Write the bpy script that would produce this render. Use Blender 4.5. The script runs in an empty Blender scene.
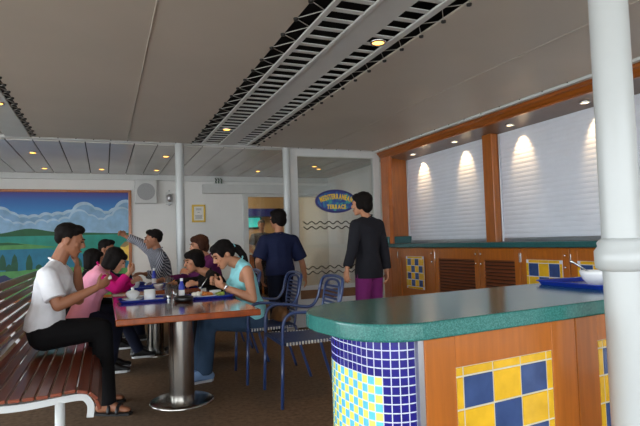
import bpy, bmesh, math, random
import numpy as np
from mathutils import Vector, Matrix
random.seed(4)
PI = math.pi
C = bpy.context.scene.collection
V = Vector

# ------------------------------------------------------------------ camera
FPX, CAMH = 531.54, 1.16
YAW, PITCH, ROLL = [math.radians(a) for a in (22.13892, 3.0594, -1.66021)]
_F = V((math.sin(YAW)*math.cos(PITCH), math.cos(YAW)*math.cos(PITCH), math.sin(PITCH)))
_R0 = V((math.cos(YAW), -math.sin(YAW), 0)); _U0 = _R0.cross(_F)
_R = _R0*math.cos(ROLL) + _U0*math.sin(ROLL)
_D = -(_U0*math.cos(ROLL) - _R0*math.sin(ROLL))
def at(x, y, Y):
    """world point seen at photo pixel (x, y) on the cross-section Y of the room"""
    d = _R*((x-320)/FPX) + _D*((y-213)/FPX) + _F
    return V((0, 0, CAMH)) + d*(Y/d.y)
cam = bpy.data.objects.new('camera', bpy.data.cameras.new('camera')); C.objects.link(cam)
m = Matrix((_R, -_D, -_F)).transposed().to_4x4(); m.translation = V((0, 0, CAMH)); cam.matrix_world = m
cam.data.sensor_width = 36; cam.data.lens = FPX/640*36; cam.data.clip_start = .02
bpy.context.scene.camera = cam

# ------------------------------------------------------------------ materials
def lin(c): return tuple(((v/255)/12.92 if v/255 <= .04045 else ((v/255+.055)/1.055)**2.4) for v in c)
def new_mat(name):
    m = bpy.data.materials.new(name); m.use_nodes = True
    nt = m.node_tree; return m, nt, nt.nodes['Principled BSDF']
def mat(name, rgb, rough=.5, metal=0, var=.12, scale=6, stretch=(1,1,1), bump=0, bscale=60, coat=0, spec=.5, emit=0, wave=False):
    m, nt, b = new_mat(name); N = nt.nodes; L = nt.links
    b.inputs['Roughness'].default_value = rough; b.inputs['Metallic'].default_value = metal
    b.inputs['Coat Weight'].default_value = coat; b.inputs['Coat Roughness'].default_value = .12
    b.inputs['Specular IOR Level'].default_value = spec
    c = lin(rgb)
    tc = N.new('ShaderNodeTexCoord'); mp = N.new('ShaderNodeMapping'); mp.inputs['Scale'].default_value = stretch
    L.new(tc.outputs['Object'], mp.inputs['Vector'])
    if wave:
        n = N.new('ShaderNodeTexWave'); n.inputs['Scale'].default_value = scale; n.inputs['Distortion'].default_value = 6
        n.inputs['Detail'].default_value = 3; n.inputs['Detail Scale'].default_value = 1.2
    else:
        n = N.new('ShaderNodeTexNoise'); n.inputs['Scale'].default_value = scale; n.inputs['Detail'].default_value = 4
    L.new(mp.outputs['Vector'], n.inputs['Vector'])
    r = N.new('ShaderNodeValToRGB')
    r.color_ramp.elements[0].position = .25; r.color_ramp.elements[1].position = .75
    r.color_ramp.elements[0].color = tuple(max(0, v*(1-var)) for v in c)+(1,)
    r.color_ramp.elements[1].color = tuple(min(1, v*(1+var)) for v in c)+(1,)
    L.new(n.outputs[1 if wave else 0], r.inputs['Fac']); L.new(r.outputs['Color'], b.inputs['Base Color'])
    if bump:
        n2 = N.new('ShaderNodeTexNoise'); n2.inputs['Scale'].default_value = bscale; n2.inputs['Detail'].default_value = 3
        L.new(mp.outputs['Vector'], n2.inputs['Vector'])
        bp = N.new('ShaderNodeBump'); bp.inputs['Strength'].default_value = bump; bp.inputs['Distance'].default_value = .004
        L.new(n2.outputs[0], bp.inputs['Height']); L.new(bp.outputs['Normal'], b.inputs['Normal'])
    if emit:
        b.inputs['Emission Color'].default_value = c+(1,); b.inputs['Emission Strength'].default_value = emit
    return m
def speckle(name, c0, c1, c2, rough, scale):
    m, nt, b = new_mat(name); N = nt.nodes; L = nt.links
    b.inputs['Roughness'].default_value = rough
    tc = N.new('ShaderNodeTexCoord'); v = N.new('ShaderNodeTexVoronoi'); v.inputs['Scale'].default_value = scale
    L.new(tc.outputs['Object'], v.inputs['Vector'])
    s = N.new('ShaderNodeSeparateColor'); L.new(v.outputs['Color'], s.inputs['Color'])
    r = N.new('ShaderNodeValToRGB'); e = r.color_ramp.elements
    e[0].position = .0; e[0].color = lin(c0)+(1,); e[1].position = 1; e[1].color = lin(c2)+(1,)
    k = r.color_ramp.elements.new(.5); k.color = lin(c1)+(1,)
    L.new(s.outputs['Red'], r.inputs['Fac']); L.new(r.outputs['Color'], b.inputs['Base Color'])
    return m
M = {}
M['carpet'] = mat('brown carpet', (110,90,72), .95, var=.3, scale=30, bump=.6, bscale=300, spec=.1)
M['canvas'] = mat('grey canvas', (198,189,177), .5, var=.05, scale=1.5, bump=.15, bscale=3)
M['deckhead'] = mat('dark deckhead', (34,33,32), .8)
M['white_metal'] = mat('white painted metal', (205,207,206), .4, var=.04)
M['slat_panel'] = mat('gloss ceiling plank', (205,203,199), .22, var=.05, scale=2)
M['white_wall'] = mat('white wall', (228,228,226), .6, var=.04, scale=2)
M['column'] = mat('white gloss paint', (184,188,188), .35, var=.03, coat=.2)
M['teak'] = mat('varnished teak', (166,92,26), .32, var=.2, scale=5, stretch=(9,9,.8), wave=False, coat=.4)
M['teak_h'] = mat('varnished teak long grain', (156,84,24), .32, var=.2, scale=5, stretch=(6,.7,9), coat=.4)
M['teak_x'] = mat('varnished bar teak', (170,94,24), .34, var=.2, scale=5, stretch=(9,9,.7), coat=.3)
M['louvre'] = mat('louvre teak', (112,54,20), .45, var=.2, scale=8, stretch=(6,.8,9))
M['table'] = mat('table top mahogany', (142,66,24), .12, var=.22, scale=4, stretch=(7,.8,7), coat=1)
M['bench'] = mat('bench slat wood', (124,58,34), .3, var=.28, scale=5, stretch=(9,.6,9), coat=.3)
M['steel'] = mat('brushed steel', (180,176,170), .24, 1, var=.06, scale=10, stretch=(20,20,.3))
M['alu'] = mat('aluminium strip', (190,192,198), .35, .9, var=.03)
M['counter'] = speckle('green speckled solid surface', (36,96,92), (46,112,106), (64,130,124), .16, 420)
M['bar_green'] = speckle('bar worktop green', (36,80,80), (42,90,90), (54,102,102), .25, 300)
M['shutter'] = mat('shutter aluminium', (224,228,238), .45, .0, var=.03)
M['chair_blue'] = mat('blue enamel', (42,62,108), .3, var=.08, coat=.3)
M['chair_edge'] = mat('white woven edge', (190,190,188), .6, var=.1)
M['ti_navy'] = mat('cobalt mosaic', (32,30,122), .15, var=.25, scale=25, coat=.4)
M['ti_sky'] = mat('sky mosaic', (100,195,235), .15, var=.1, scale=25, coat=.4)
M['ti_yel'] = mat('lemon mosaic', (245,240,110), .15, var=.1, scale=25, coat=.4)
M['grout'] = mat('white grout', (200,205,222), .8, var=.05)
M['grout2'] = mat('cream grout', (196,190,168), .8, var=.08)
M['ti_blue'] = mat('blue glazed tile', (54,76,122), .2, var=.22, scale=14, coat=.4)
M['ti_gold'] = mat('golden glazed tile', (222,174,40), .22, var=.16, scale=14, coat=.4)
M['chrome'] = mat('chrome', (210,210,210), .15, 1, var=.02)
M['brass'] = mat('gold frame', (205,170,70), .35, .6, var=.05)
M['tray'] = mat('blue tray plastic', (26,50,150), .25, var=.05)
M['china'] = mat('white china', (235,236,236), .18, var=.02, coat=.4)
M['black'] = mat('black plastic', (18,18,20), .3, var=.05)
M['paper'] = mat('white paper', (235,235,232), .8, var=.02)
M['ink'] = mat('grey print', (120,124,130), .8)
M['blue_plastic'] = mat('blue plastic', (34,52,170), .3, var=.1)
M['food_brown'] = mat('brown food', (190,110,40), .6, var=.35, scale=40, bump=.5)
M['food_green'] = mat('salad green', (150,170,70), .6, var=.4, scale=40, bump=.5)
M['rice'] = mat('rice', (236,230,214), .7, var=.08, scale=60, bump=.6, bscale=200)
M['bread'] = mat('bread crust', (208,146,70), .7, var=.2, scale=25, bump=.3)
M['rope'] = mat('lacing cord', (196,192,186), .8)
M['hook'] = mat('dark hook', (48,46,44), .5, .4)
M['gap_shade'] = mat('dark void', (20,20,19), .9)  # near-black for backing sheets, shade of gaps put into the colour
M['speaker'] = mat('speaker grille', (160,162,164), .6, var=.15, scale=120)
M['skin'] = mat('skin', (186,130,98), .5, var=.06, scale=12)
M['skin2'] = mat('tan skin', (150,98,70), .5, var=.06, scale=12)
M['skin3'] = mat('fair skin', (204,152,122), .5, var=.05, scale=12)
M['lip'] = mat('lip', (160,84,74), .5)
M['eye'] = mat('eye', (16,13,12), .2)
M['hair'] = mat('black hair', (20,16,15), .75, spec=.12, var=.35, scale=10, stretch=(12,12,1.5), bump=.4, bscale=30)
M['hair_b'] = mat('brown hair', (58,34,24), .75, spec=.15, var=.35, scale=10, stretch=(12,12,1.5), bump=.4, bscale=30)
def cloth(n, c, rough=.85, var=.08): return mat(n, c, rough, var=var, scale=14, bump=.35, bscale=22, spec=.2)
M['tshirt'] = cloth('white cotton', (226,226,230))
M['trouser_k'] = cloth('black trousers', (17,16,18))
M['pinkv'] = cloth('pale pink fleece', (236,160,186))
M['magenta'] = cloth('magenta knit', (205,24,120))
M['denim'] = cloth('blue denim', (56,76,100))
M['denim_k'] = cloth('dark denim', (34,38,56))
M['aqua'] = cloth('aqua top', (150,220,226))
M['purple'] = cloth('purple top', (92,34,84))
M['blackt'] = cloth('black top', (20,18,20))
M['navy'] = cloth('navy shirt', (28,36,68))
M['navy_d'] = cloth('navy trousers', (24,28,44))
M['char'] = cloth('charcoal blouse', (34,34,40))
M['plum'] = cloth('plum trousers', (122,42,106))
M['greyt'] = cloth('grey shirt', (120,118,116))
M['shoe'] = mat('black shoe', (22,20,20), .45)
M['sole'] = mat('white sole', (190,190,190), .7)
M['shoe_b'] = mat('blue and white trainer', (120,150,190), .6)
M['tan'] = mat('tan leather', (122,82,48), .55, var=.2, scale=10)
def striped():
    m, nt, b = new_mat('striped shirt'); N = nt.nodes; L = nt.links; b.inputs['Roughness'].default_value = .85
    tc = N.new('ShaderNodeTexCoord'); w = N.new('ShaderNodeTexWave'); w.inputs['Scale'].default_value = 17; w.inputs['Distortion'].default_value = .8
    mp = N.new('ShaderNodeMapping'); mp.inputs['Rotation'].default_value = (0, .5, .5); L.new(tc.outputs['Object'], mp.inputs['Vector']); L.new(mp.outputs['Vector'], w.inputs['Vector'])
    r = N.new('ShaderNodeValToRGB'); r.color_ramp.elements[0].position=.35; r.color_ramp.elements[1].position=.65
    r.color_ramp.elements[0].color = lin((52,56,72))+(1,); r.color_ramp.elements[1].color = lin((172,172,182))+(1,)
    L.new(w.outputs[1], r.inputs['Fac']); L.new(r.outputs['Color'], b.inputs['Base Color']); return m
M['stripe'] = striped()
def glass(name, base=.05, tint=(244,246,245)):
    m, nt, b = new_mat(name); N = nt.nodes; L = nt.links
    t = N.new('ShaderNodeBsdfTransparent'); t.inputs['Color'].default_value = lin(tint)+(1,)
    g = N.new('ShaderNodeBsdfGlossy'); g.inputs['Roughness'].default_value = .02
    f = N.new('ShaderNodeLayerWeight'); f.inputs['Blend'].default_value = .5
    pw = N.new('ShaderNodeMath'); pw.operation='POWER'; pw.inputs[1].default_value = 4; L.new(f.outputs['Facing'], pw.inputs[0])
    ma = N.new('ShaderNodeMath'); ma.operation='MULTIPLY_ADD'; ma.inputs[1].default_value=.7; ma.inputs[2].default_value=base; L.new(pw.outputs[0], ma.inputs[0])
    x = N.new('ShaderNodeMixShader'); L.new(ma.outputs[0], x.inputs[0]); L.new(t.outputs[0], x.inputs[1]); L.new(g.outputs[0], x.inputs[2])
    L.new(x.outputs[0], N['Material Output'].inputs['Surface']); return m
M['glass'] = glass('window glass'); M['tumbler'] = glass('tumbler glass', .2, tint=(225,232,235))
def lamp_mat(name, rgb, s):
    m, nt, b = new_mat(name); b.inputs['Base Color'].default_value = lin(rgb)+(1,)
    b.inputs['Emission Color'].default_value = lin(rgb)+(1,); b.inputs['Emission Strength'].default_value = s; return m
M['lamp'] = lamp_mat('warm lamp', (255,170,70), 1.2)
M['lamp_soft'] = lamp_mat('warm lamp in soffit', (255,226,176), .8)
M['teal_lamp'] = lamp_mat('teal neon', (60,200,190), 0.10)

# ------------------------------------------------------------------ mesh helpers
def _ico(n):
    bm = bmesh.new(); bmesh.ops.create_icosphere(bm, subdivisions=n, radius=1)
    v = [x.co.copy() for x in bm.verts]; f = [[q.index for q in p.verts] for p in bm.faces]; bm.free(); return v, f
ICO = _ico(3); ICO2 = _ico(2)
ORG = {}
class MB:
    def __init__(s): s.v = []; s.f = []; s.mi = []; s.m = 0; s.sm = []; s.smooth = False
    def add(s, vs, fs):
        n = len(s.v); s.v += [V(p) for p in vs]
        for f in fs: s.f.append([i+n for i in f]); s.mi.append(s.m); s.sm.append(s.smooth)
        return s
    def box(s, a, b):
        x0,y0,z0 = a; x1,y1,z1 = b
        return s.add([(x0,y0,z0),(x1,y0,z0),(x1,y1,z0),(x0,y1,z0),(x0,y0,z1),(x1,y0,z1),(x1,y1,z1),(x0,y1,z1)],
            [(0,3,2,1),(4,5,6,7),(0,1,5,4),(1,2,6,5),(2,3,7,6),(3,0,4,7)])
    def bev(s, a, b, r=.005):
        bm = bmesh.new(); bmesh.ops.create_cube(bm, size=1)
        a, b = V(a), V(b)
        for q in bm.verts: q.co = V(((a[i]+b[i])/2 + q.co[i]*abs(b[i]-a[i])) for i in range(3))
        bmesh.ops.bevel(bm, geom=bm.edges[:], offset=r, segments=2, affect='EDGES', profile=.5)
        return s.bm(bm)
    def bm(s, bm):
        bm.verts.index_update()
        s.add([q.co.copy() for q in bm.verts], [[q.index for q in f.verts] for f in bm.faces]); bm.free(); return s
    def xf(s, mtx):
        s.v = [mtx @ p for p in s.v]; return s
    def tube(s, pts, r, n=8, close=False, cap=True, smooth=0):
        pts = [V(p) for p in pts]
        if smooth: pts = crom(pts, smooth, close)
        k = len(pts); rs = r if isinstance(r, (list, tuple)) else [r]*k
        prev = None; rings = []
        for i in range(k):
            t = (pts[(i+1) % k]-pts[i-1]) if close else (pts[min(i+1,k-1)]-pts[max(i-1,0)])
            t.normalize()
            if prev is None:
                u = V((0,0,1)).cross(t)
                if u.length < .2: u = V((1,0,0)).cross(t)
            else: u = prev - t*prev.dot(t)
            u.normalize(); prev = u; w = t.cross(u)
            rings.append([pts[i]+(u*math.cos(a)+w*math.sin(a))*rs[i] for a in [2*PI*j/n for j in range(n)]])
        vs = [p for rg in rings for p in rg]; fs = []
        for i in range(k if close else k-1):
            a = i*n; b = ((i+1) % k)*n
            for j in range(n): fs.append((a+j, a+(j+1)%n, b+(j+1)%n, b+j))
        if cap and not close: fs.append(tuple(range(n))[::-1]); fs.append(tuple((k-1)*n+j for j in range(n)))
        sm = s.smooth; s.smooth = True; s.add(vs, fs); s.smooth = sm; return s
    def lathe(s, prof, c=(0,0,0), n=32, close=False):
        c = V(c); vs = []; fs = []
        for (r,z) in prof:
            for j in range(n): a = 2*PI*j/n; vs.append(c+V((r*math.cos(a), r*math.sin(a), z)))
        for i in range(len(prof)-1):
            for j in range(n): fs.append((i*n+j, i*n+(j+1)%n, (i+1)*n+(j+1)%n, (i+1)*n+j))
        sm = s.smooth; s.smooth = True; s.add(vs, fs); s.smooth = sm
        s.add(vs[:n], [tuple(range(n))[::-1]]) if prof[0][0] > 0 else None
        s.add(vs[-n:], [tuple(range(n))]) if prof[-1][0] > 0 else None
        return s
    def prism(s, out, z0, z1, bevel=0):
        n = len(out); vs = [(x,y,z0) for x,y in out]+[(x,y,z1) for x,y in out]
        return s.add(vs, [tuple(range(n))[::-1], tuple(range(n,2*n))]+[(i,(i+1)%n,(i+1)%n+n,i+n) for i in range(n)])
    def flat(s, pts):
        return s.add(pts, [tuple(range(len(pts)))])
    def ball(s, c, r, R=None, ico=ICO2):
        c = V(c); r = V((r,r,r)) if not hasattr(r, '__len__') else V(r)
        sm = s.smooth; s.smooth = True
        s.add([c+(R @ V((p.x*r.x,p.y*r.y,p.z*r.z)) if R else V((p.x*r.x,p.y*r.y,p.z*r.z))) for p in ico[0]], ico[1]); s.smooth = sm; return s
    def hull(s, pts):
        bm = bmesh.new()
        for p in pts: bm.verts.new(p)
        r = bmesh.ops.convex_hull(bm, input=bm.verts[:])
        for q in [q for q in bm.verts if not q.link_faces]: bm.verts.remove(q)
        return s.bm(bm)
    def build(s, name, mats, parent=None, world=True, smooth=None, org=None):
        o0 = V((0,0,0))
        if parent is not None and world: o0 = ORG[parent]
        elif org is not None: o0 = V(org)
        me = bpy.data.meshes.new(name); me.from_pydata([tuple(p-o0) for p in s.v], [], s.f)
        for q in (mats if isinstance(mats, (list,tuple)) else [mats]): me.materials.append(M[q] if isinstance(q, str) else q)
        me.polygons.foreach_set('material_index', s.mi)
        me.polygons.foreach_set('use_smooth', s.sm if smooth is None else [smooth]*len(s.f))
        me.update(); o = bpy.data.objects.new(name, me); C.objects.link(o)
        if parent is not None: o.parent = parent; ORG[o] = o0 if world else V((0,0,0))
        else: o.location = o0; ORG[o] = o0
        return o
def crom(P, k, close=False):
    out = []; n = len(P)
    for i in range(n if close else n-1):
        a,b,c,d = (P[(i-1)%n],P[i],P[(i+1)%n],P[(i+2)%n]) if close else (P[max(i-1,0)],P[i],P[i+1],P[min(i+2,n-1)])
        for j in range(k):
            t = j/k; out.append(.5*((2*b)+(c-a)*t+(2*a-5*b+4*c-d)*t*t+(3*b-a-3*c+d)*t**3))
    if not close: out.append(P[-1])
    return out
def tag(o, label, cat, group=None):
    o['label'] = label; o['category'] = cat
    if group: o['group'] = group
    return o
def thing(name, label, cat, loc=(0,0,0), rz=0, group=None):
    o = bpy.data.objects.new(name, None); C.objects.link(o); o.location = loc; o.rotation_euler = (0,0,rz); o.empty_display_size = .1
    ORG[o] = V(loc); return tag(o, label, cat, group)
def struct(name, mb, mats, smooth=None):
    o = mb.build(name, mats, smooth=smooth); o['kind'] = 'structure'; return o
def dup(root, loc=None, rz=None, label=None, group=None):
    r = root.copy(); C.objects.link(r)
    if loc is not None: r.location = loc
    if rz is not None: r.rotation_euler = (0,0,rz)
    if label: r['label'] = label
    if group: r['group'] = group
    def kids(a, b):
        for ch in list(a.children):
            c = ch.copy(); C.objects.link(c); c.parent = b; kids(ch, c)
    kids(root, r); ORG[r] = V(r.location); return r

# ================================================================== THE ROOM
ZC, YG, YF, XB, XS = 2.45, 6.87, 9.9, 3.71, 4.10
struct('floor', MB().box((-4.5,-4,-.1),(5.6,14,0)), 'carpet')
b = MB(); b.box((-4.5,-4,2.75),(5.6,14,2.85)); struct('ceiling_deckhead', b, 'deckhead')
def canvas(x0, x1, y0, y1, seams):
    b = MB(); b.bev((x0,y0,ZC),(x1,y1,ZC+.015), .004)
    for s in seams: b.tube([(s,y0+.01,ZC-.001),(s,y1-.01,ZC-.001)], .004, 6)
    o = struct('ceiling_canvas', b, 'canvas'); return o
canvas(-.72, 1.04, -3.9, 6.80, (.265,)); canvas(1.87, 3.66, -3.9, 6.80, (2.77,)); canvas(-4.4, -1.78, -3.9, 6.80, (-3,))
# slatted plank ceiling in the far bay
b = MB()
x = -4.4
while x < 5.3:
    b.bev((x,6.93,2.43),(x+.268,9.9,2.445), .003); x += .28
struct('ceiling_planks', b, 'slat_panel'); 
struct('ceiling_gap_shade', MB().box((-4.4,6.86,2.452),(5.4,9.95,2.46)), 'gap_shade')  # thin black sheet over the planks, stands in for shade in the gaps
b = MB(); b.bev((-4.4,6.835,2.440),(5.4,6.925,2.47), .006); struct('trim_1', b, 'white_metal')
# vents between the canvases
def vent(label, xs, y0, y1, lit):
    """xs: bar, slats, bar, panel, slats, bar edges"""
    t = thing('ceiling_vent', label, 'vent', ((xs[0]+xs[-1])/2, (y0+y1)/2, ZC), 0, 'slotted ceiling vents')
    MB().box((xs[0]-.12,y0,ZC+.22),(xs[-1]+.12,y1,ZC+.23)).build('duct_back', 'gap_shade', t)  # black sheet paints the shade of the recess above the slats
    f = MB()
    for a, c in ((xs[0],xs[1]),(xs[2],xs[3]),(xs[5],xs[6])): f.bev((a,y0,ZC-.008),(c,y1,ZC+.006), .004)
    f.bev((xs[3]-.001,y0,ZC-.002),(xs[4],y1,ZC+.006), .003); f.build('frame', 'white_metal', t)
    for a, c in ((xs[1],xs[2]),(xs[4],xs[5])):
        y = .87
        while y < y1-.05: MB().bev((a-.005,y,ZC-.002),(c+.005,y+.042,ZC+.004), .0015).build('slat','white_metal',t); y += .135
        s = MB(); y = y0+.06; y1_, y1 = y1, .87
        while y < y1-.05: s.bev((a-.005,y,ZC-.002),(c+.005,y+.042,ZC+.004), .0015); y += .135
        y1 = y1_; s.build('slats', 'white_metal', t)['kind'] = 'stuff'
    return t
vent('long slotted white ceiling vent between the two wide canvas panels', (1.15,1.187,1.375,1.405,1.59,1.725,1.775), -3.6, 6.8, 1)
b = MB(); b.bev((-1.03,-3.6,ZC-.006),(-.77,6.83,ZC+.01), .004); struct('trim_11', b, 'white_metal')
b = MB(); b.bev((-1.75,-3.6,ZC+.02),(-1.03,6.83,ZC+.04), .004); struct('ceiling_panel', b, 'slat_panel')
# lacing: cord zigzag with dark hooks
def lacing(label, pts_a, pts_b, hk=1):
    t = thing('canvas_lacing', label, 'lacing', pts_a[0], 0, 'lacing along the canvas edges')
    z = []
    for a, c in zip(pts_a, pts_b): z += [a, c]
    MB().tube(z, .003, 6).build('cord', 'rope', t)
    for a in pts_a:
        MB().lathe([(.0,-.014*hk),(.014*hk,-.012*hk),(.016*hk,0),(.006*hk,.004),(.006*hk,.02)], a, 8).build('hook', 'hook', t)
ys = [y for y in np.arange(.9, 6.8, .24)]
lacing('cord lacing with dark hooks along left edge of the central vent', [V((1.032,y,ZC-.002)) for y in ys], [V((1.157,y+.1,ZC+.004)) for y in ys])
lacing('cord lacing with dark hooks along right edge of the central vent', [V((1.878,y,ZC-.002)) for y in ys], [V((1.77,y+.1,ZC+.004)) for y in ys])
ys = [y for y in np.arange(3.9, 6.8, .195)]
lacing('cord lacing with dark hooks beside the far left vent', [V((-.712,y,ZC-.002)) for y in ys], [V((-.775,y+.1,ZC+.004)) for y in ys])
xs = [x for x in np.arange(-.68, 1.04, .19)]
lacing('cord lacing along the far end of the left canvas panel', [V((x,6.79,ZC-.002)) for x in xs], [V((x+.1,6.83,ZC-.003)) for x in xs], .5)
xs = [x for x in np.arange(1.9, 3.66, .19)]
lacing('cord lacing along the far end of the right canvas panel', [V((x,6.79,ZC-.002)) for x in xs], [V((x+.1,6.83,ZC-.003)) for x in xs], .5)
ys = [y for y in np.arange(2.2, 6.8, .28)]
lacing('thin cord lacing where the canvas meets the bar beam', [V((3.652,y,ZC-.002)) for y in ys], [V((3.69,y+.14,ZC-.003)) for y in ys], .45)

# far wall with the door opening
b = MB(); 
b.box((-4.5,YF,0),(2.44,YF+.08,2.46)); b.box((2.44,YF,2.1),(4.42,YF+.08,2.46)); b.box((4.42,YF,0),(5.6,YF+.08,2.46))
struct('wall_far', b, 'white_wall')
b = MB()
b.bev((-4.4,YF-.05,2.33),(5.3,YF,2.43), .008); struct('trim_2', b, 'white_metal')
# side wall behind the bar
struct('wall_right', MB().box((4.2,-3.9,0),(4.3,14,2.75)), 'white_wall')
struct('wall_left', MB().box((-4.5,6.9,0),(-4.42,9.9,2.75)), 'white_wall')
# glazed door in the far wall: frame and pane
b = MB()
b.bev((2.44,YF-.05,0),(2.54,YF+.08,2.1),.006); b.bev((4.34,YF-.05,0),(4.44,YF+.08,2.1),.006); b.bev((2.535,YF-.045,2.05),(4.345,YF+.075,2.10),.006); b.bev((3.4,YF-.03,0),(3.47,YF+.05,2.06),.006); b.bev((2.535,YF-.045,0),(4.345,YF+.05,.12),.006)
d1 = struct('door_1', b, 'white_metal')
p = MB().box((2.54,YF,.12),(3.4,YF+.012,2.05)).build('pane','glass',d1); p = MB().box((3.47,YF,.12),(4.34,YF+.012,2.05)).build('pane','glass',d1)
# room beyond the door
b = MB(); b.box((1.2,12.6,0),(6,12.7,2.75)); struct('wall_beyond', b, mat('beige wall', (196,164,120), .6, var=.1))
struct('wall_beyond_side', MB().box((1.2,YF+.1,0),(1.28,12.6,2.75)), mat('beige side wall', (190,156,110), .6))
struct('ceiling_beyond', MB().box((1.2,YF+.09,2.38),(6,12.6,2.42)), mat('brown ceiling', (92,76,62), .5))
struct('trim_12', MB().box((1.28,12.57,0),(6,12.6,.85)), 'teak'); struct('trim_3', MB().box((1.28,12.2,1.80),(6,12.6,1.98)), mat('dark blue fascia', (30,44,120), .4))
for X, lab in ((3.2,'teal glowing panel on the wall seen through the door, above the inner doorway figure'),(5.25,'small teal picture panel seen through the glass screen')):
    t = thing('wall_picture', lab, 'picture', (X,12.58,1.4))
    w = .32 if X < 4 else .14; z0, z1 = (1.55,1.78) if X < 4 else (1.3,1.72)
    MB().bev((X-w-.04,12.55,z0-.04),(X+w+.04,12.6,z1+.04),.008).build('frame','hook',t)
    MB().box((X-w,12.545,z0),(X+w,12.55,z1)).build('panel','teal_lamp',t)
t = thing('ceiling_lamp', 'teal neon lamp under the ceiling of the room beyond the door', 'lamp', (3.25,11.9,2.38))
MB().tube([(2.95,11.9,2.33),(3.55,11.9,2.33)], .05, 10).build('tube','teal_lamp',t); MB().bev((2.9,11.85,2.35),(3.6,11.95,2.38),.006).build('housing','white_metal',t)
for i, X in enumerate((4.05, 5.0)):
    tag(MB().lathe([(.07,0),(.07,2.38)], (X,11.6,0), 20).build('support_column', mat('cream column', (214,196,160), .5)), ('cream post beyond the far door, nearer the middle','cream post beyond the far door, behind the glass screen')[i], 'column')
# counter in the back room
t = thing('reception_counter', 'wooden counter in the room beyond the far door', 'counter', (2.6,12.0,0))
MB().bev((1.5,11.9,0),(3.4,12.4,.9),.01).build('body','teak',t); MB().bev((1.45,11.85,.9),(3.45,12.45,.94),.01).build('worktop','white_metal',t)

# glass screen = window_1
b = MB()
b.bev((2.33,YG-.03,0),(2.47,YG+.05,2.45),.008); b.bev((3.64,YG-.03,0),(3.75,YG+.05,2.45),.008); b.bev((2.465,YG-.027,2.345),(3.645,YG+.047,2.449),.006); b.bev((2.465,YG-.027,.5),(3.645,YG+.047,.56),.006); b.bev((2.465,YG-.027,0),(3.645,YG+.047,.38),.006)
w1 = struct('window_1', b, 'white_metal')
MB().box((2.46,YG,.5),(3.65,YG+.012,2.36)).build('pane','glass',w1)
MB().bev((2.46,YG-.02,.38),(3.65,YG+.03,.5),.004).build('kick_panel','tan',w1)
for z0 in (1.42, .80):
    for dz in (0, .07):
        b = MB(); b.tube([(X, YG-.004, z0-dz+.018*math.sin((X-2.5)*2*PI/.13)) for X in np.arange(2.54,3.5,.01)], .007, 6)
        b.build('wave_marking','black',w1)
# oval sign
oc = V((3.035,YG-.03,1.72)); t = thing('oval_sign','oval blue sign with yellow lettering fixed to glass screen','sign',oc)
def oval(rx, rz, y0, y1, n=56, c=oc):
    b = MB(); vs = [c+V((rx*math.cos(2*PI*i/n), y, rz*math.sin(2*PI*i/n))) for y in (y0,y1) for i in range(n)]
    return b.add(vs, [tuple(range(n)), tuple(range(n,2*n))[::-1]]+[(i,i+n,(i+1)%n+n,(i+1)%n) for i in range(n)])
def paint(name, cols, scale):
    m, nt, bb = new_mat(name); N = nt.nodes; L = nt.links; bb.inputs['Roughness'].default_value=.3
    tc = N.new('ShaderNodeTexCoord'); n = N.new('ShaderNodeTexNoise'); n.inputs['Scale'].default_value=scale; n.inputs['Distortion'].default_value=1.5; L.new(tc.outputs['Object'], n.inputs['Vector'])
    r = N.new('ShaderNodeValToRGB'); r.color_ramp.interpolation='EASE'; e = r.color_ramp.elements
    e[0].position=.36; e[0].color=lin(cols[0])+(1,); e[1].position=.66; e[1].color=lin(cols[-1])+(1,)
    k = e.new(.52); k.color = lin(cols[1])+(1,)
    L.new(n.outputs[0], r.inputs['Fac']); L.new(r.outputs['Color'], bb.inputs['Base Color']); return m
M['sign_rim'] = mat('sign deep blue', (28,34,110), .3)
M['sign_field'] = paint('sign painted field', ((26,40,130),(30,90,160),(60,160,150)), 9)
M['sign_text'] = mat('sign yellow', (252,204,40), .4)
oval(.315,.165,0,.02).build('board','sign_rim',t); oval(.285,.137,-.004,0).build('painted_field','sign_field',t)
def text_mesh(s, size):
    cu = bpy.data.curves.new('txt','FONT'); cu.body = s; cu.size = size; cu.align_x='CENTER'; cu.align_y='CENTER'; cu.extrude = .002; cu.offset = size*.045
    o = bpy.data.objects.new('txt', cu); C.objects.link(o); dg = bpy.context.evaluated_depsgraph_get()
    me = bpy.data.meshes.new_from_object(o.evaluated_get(dg)); vs = [q.co.copy() for q in me.vertices]; fs = [list(p.vertices) for p in me.polygons]
    bpy.data.objects.remove(o); bpy.data.curves.remove(cu); bpy.data.meshes.remove(me); return vs, fs
for word, size, z0, arch, width in (('MEDITERRANEAN',.098,.012,.052,.50),('TERRACE',.080,-.082,.0,.29)):
    b = MB(); gl = [text_mesh(ch, size) for ch in word]; ws = [max(q.x for q in g[0])-min(q.x for q in g[0]) for g in gl]; gap = .012
    k = width/(sum(ws)+gap*(len(word)-1)); x = -width/2
    for (vs, fs), w_ in zip(gl, ws):
        u = x+w_*k/2; x += (w_+gap)*k; h = arch*(1-(u/(width/2))**2); ang = -math.atan(2*arch*u/(width/2)**2); c_, s_ = math.cos(ang), math.sin(ang)
        mx = (max(q.x for q in vs)+min(q.x for q in vs))/2
        b.add([oc+V((u+((q.x-mx)*k*c_-q.y*s_), -.008-q.z, z0+h+((q.x-mx)*k*s_+q.y*c_))) for q in vs], fs)
    b.build('lettering','sign_text',t)

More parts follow.
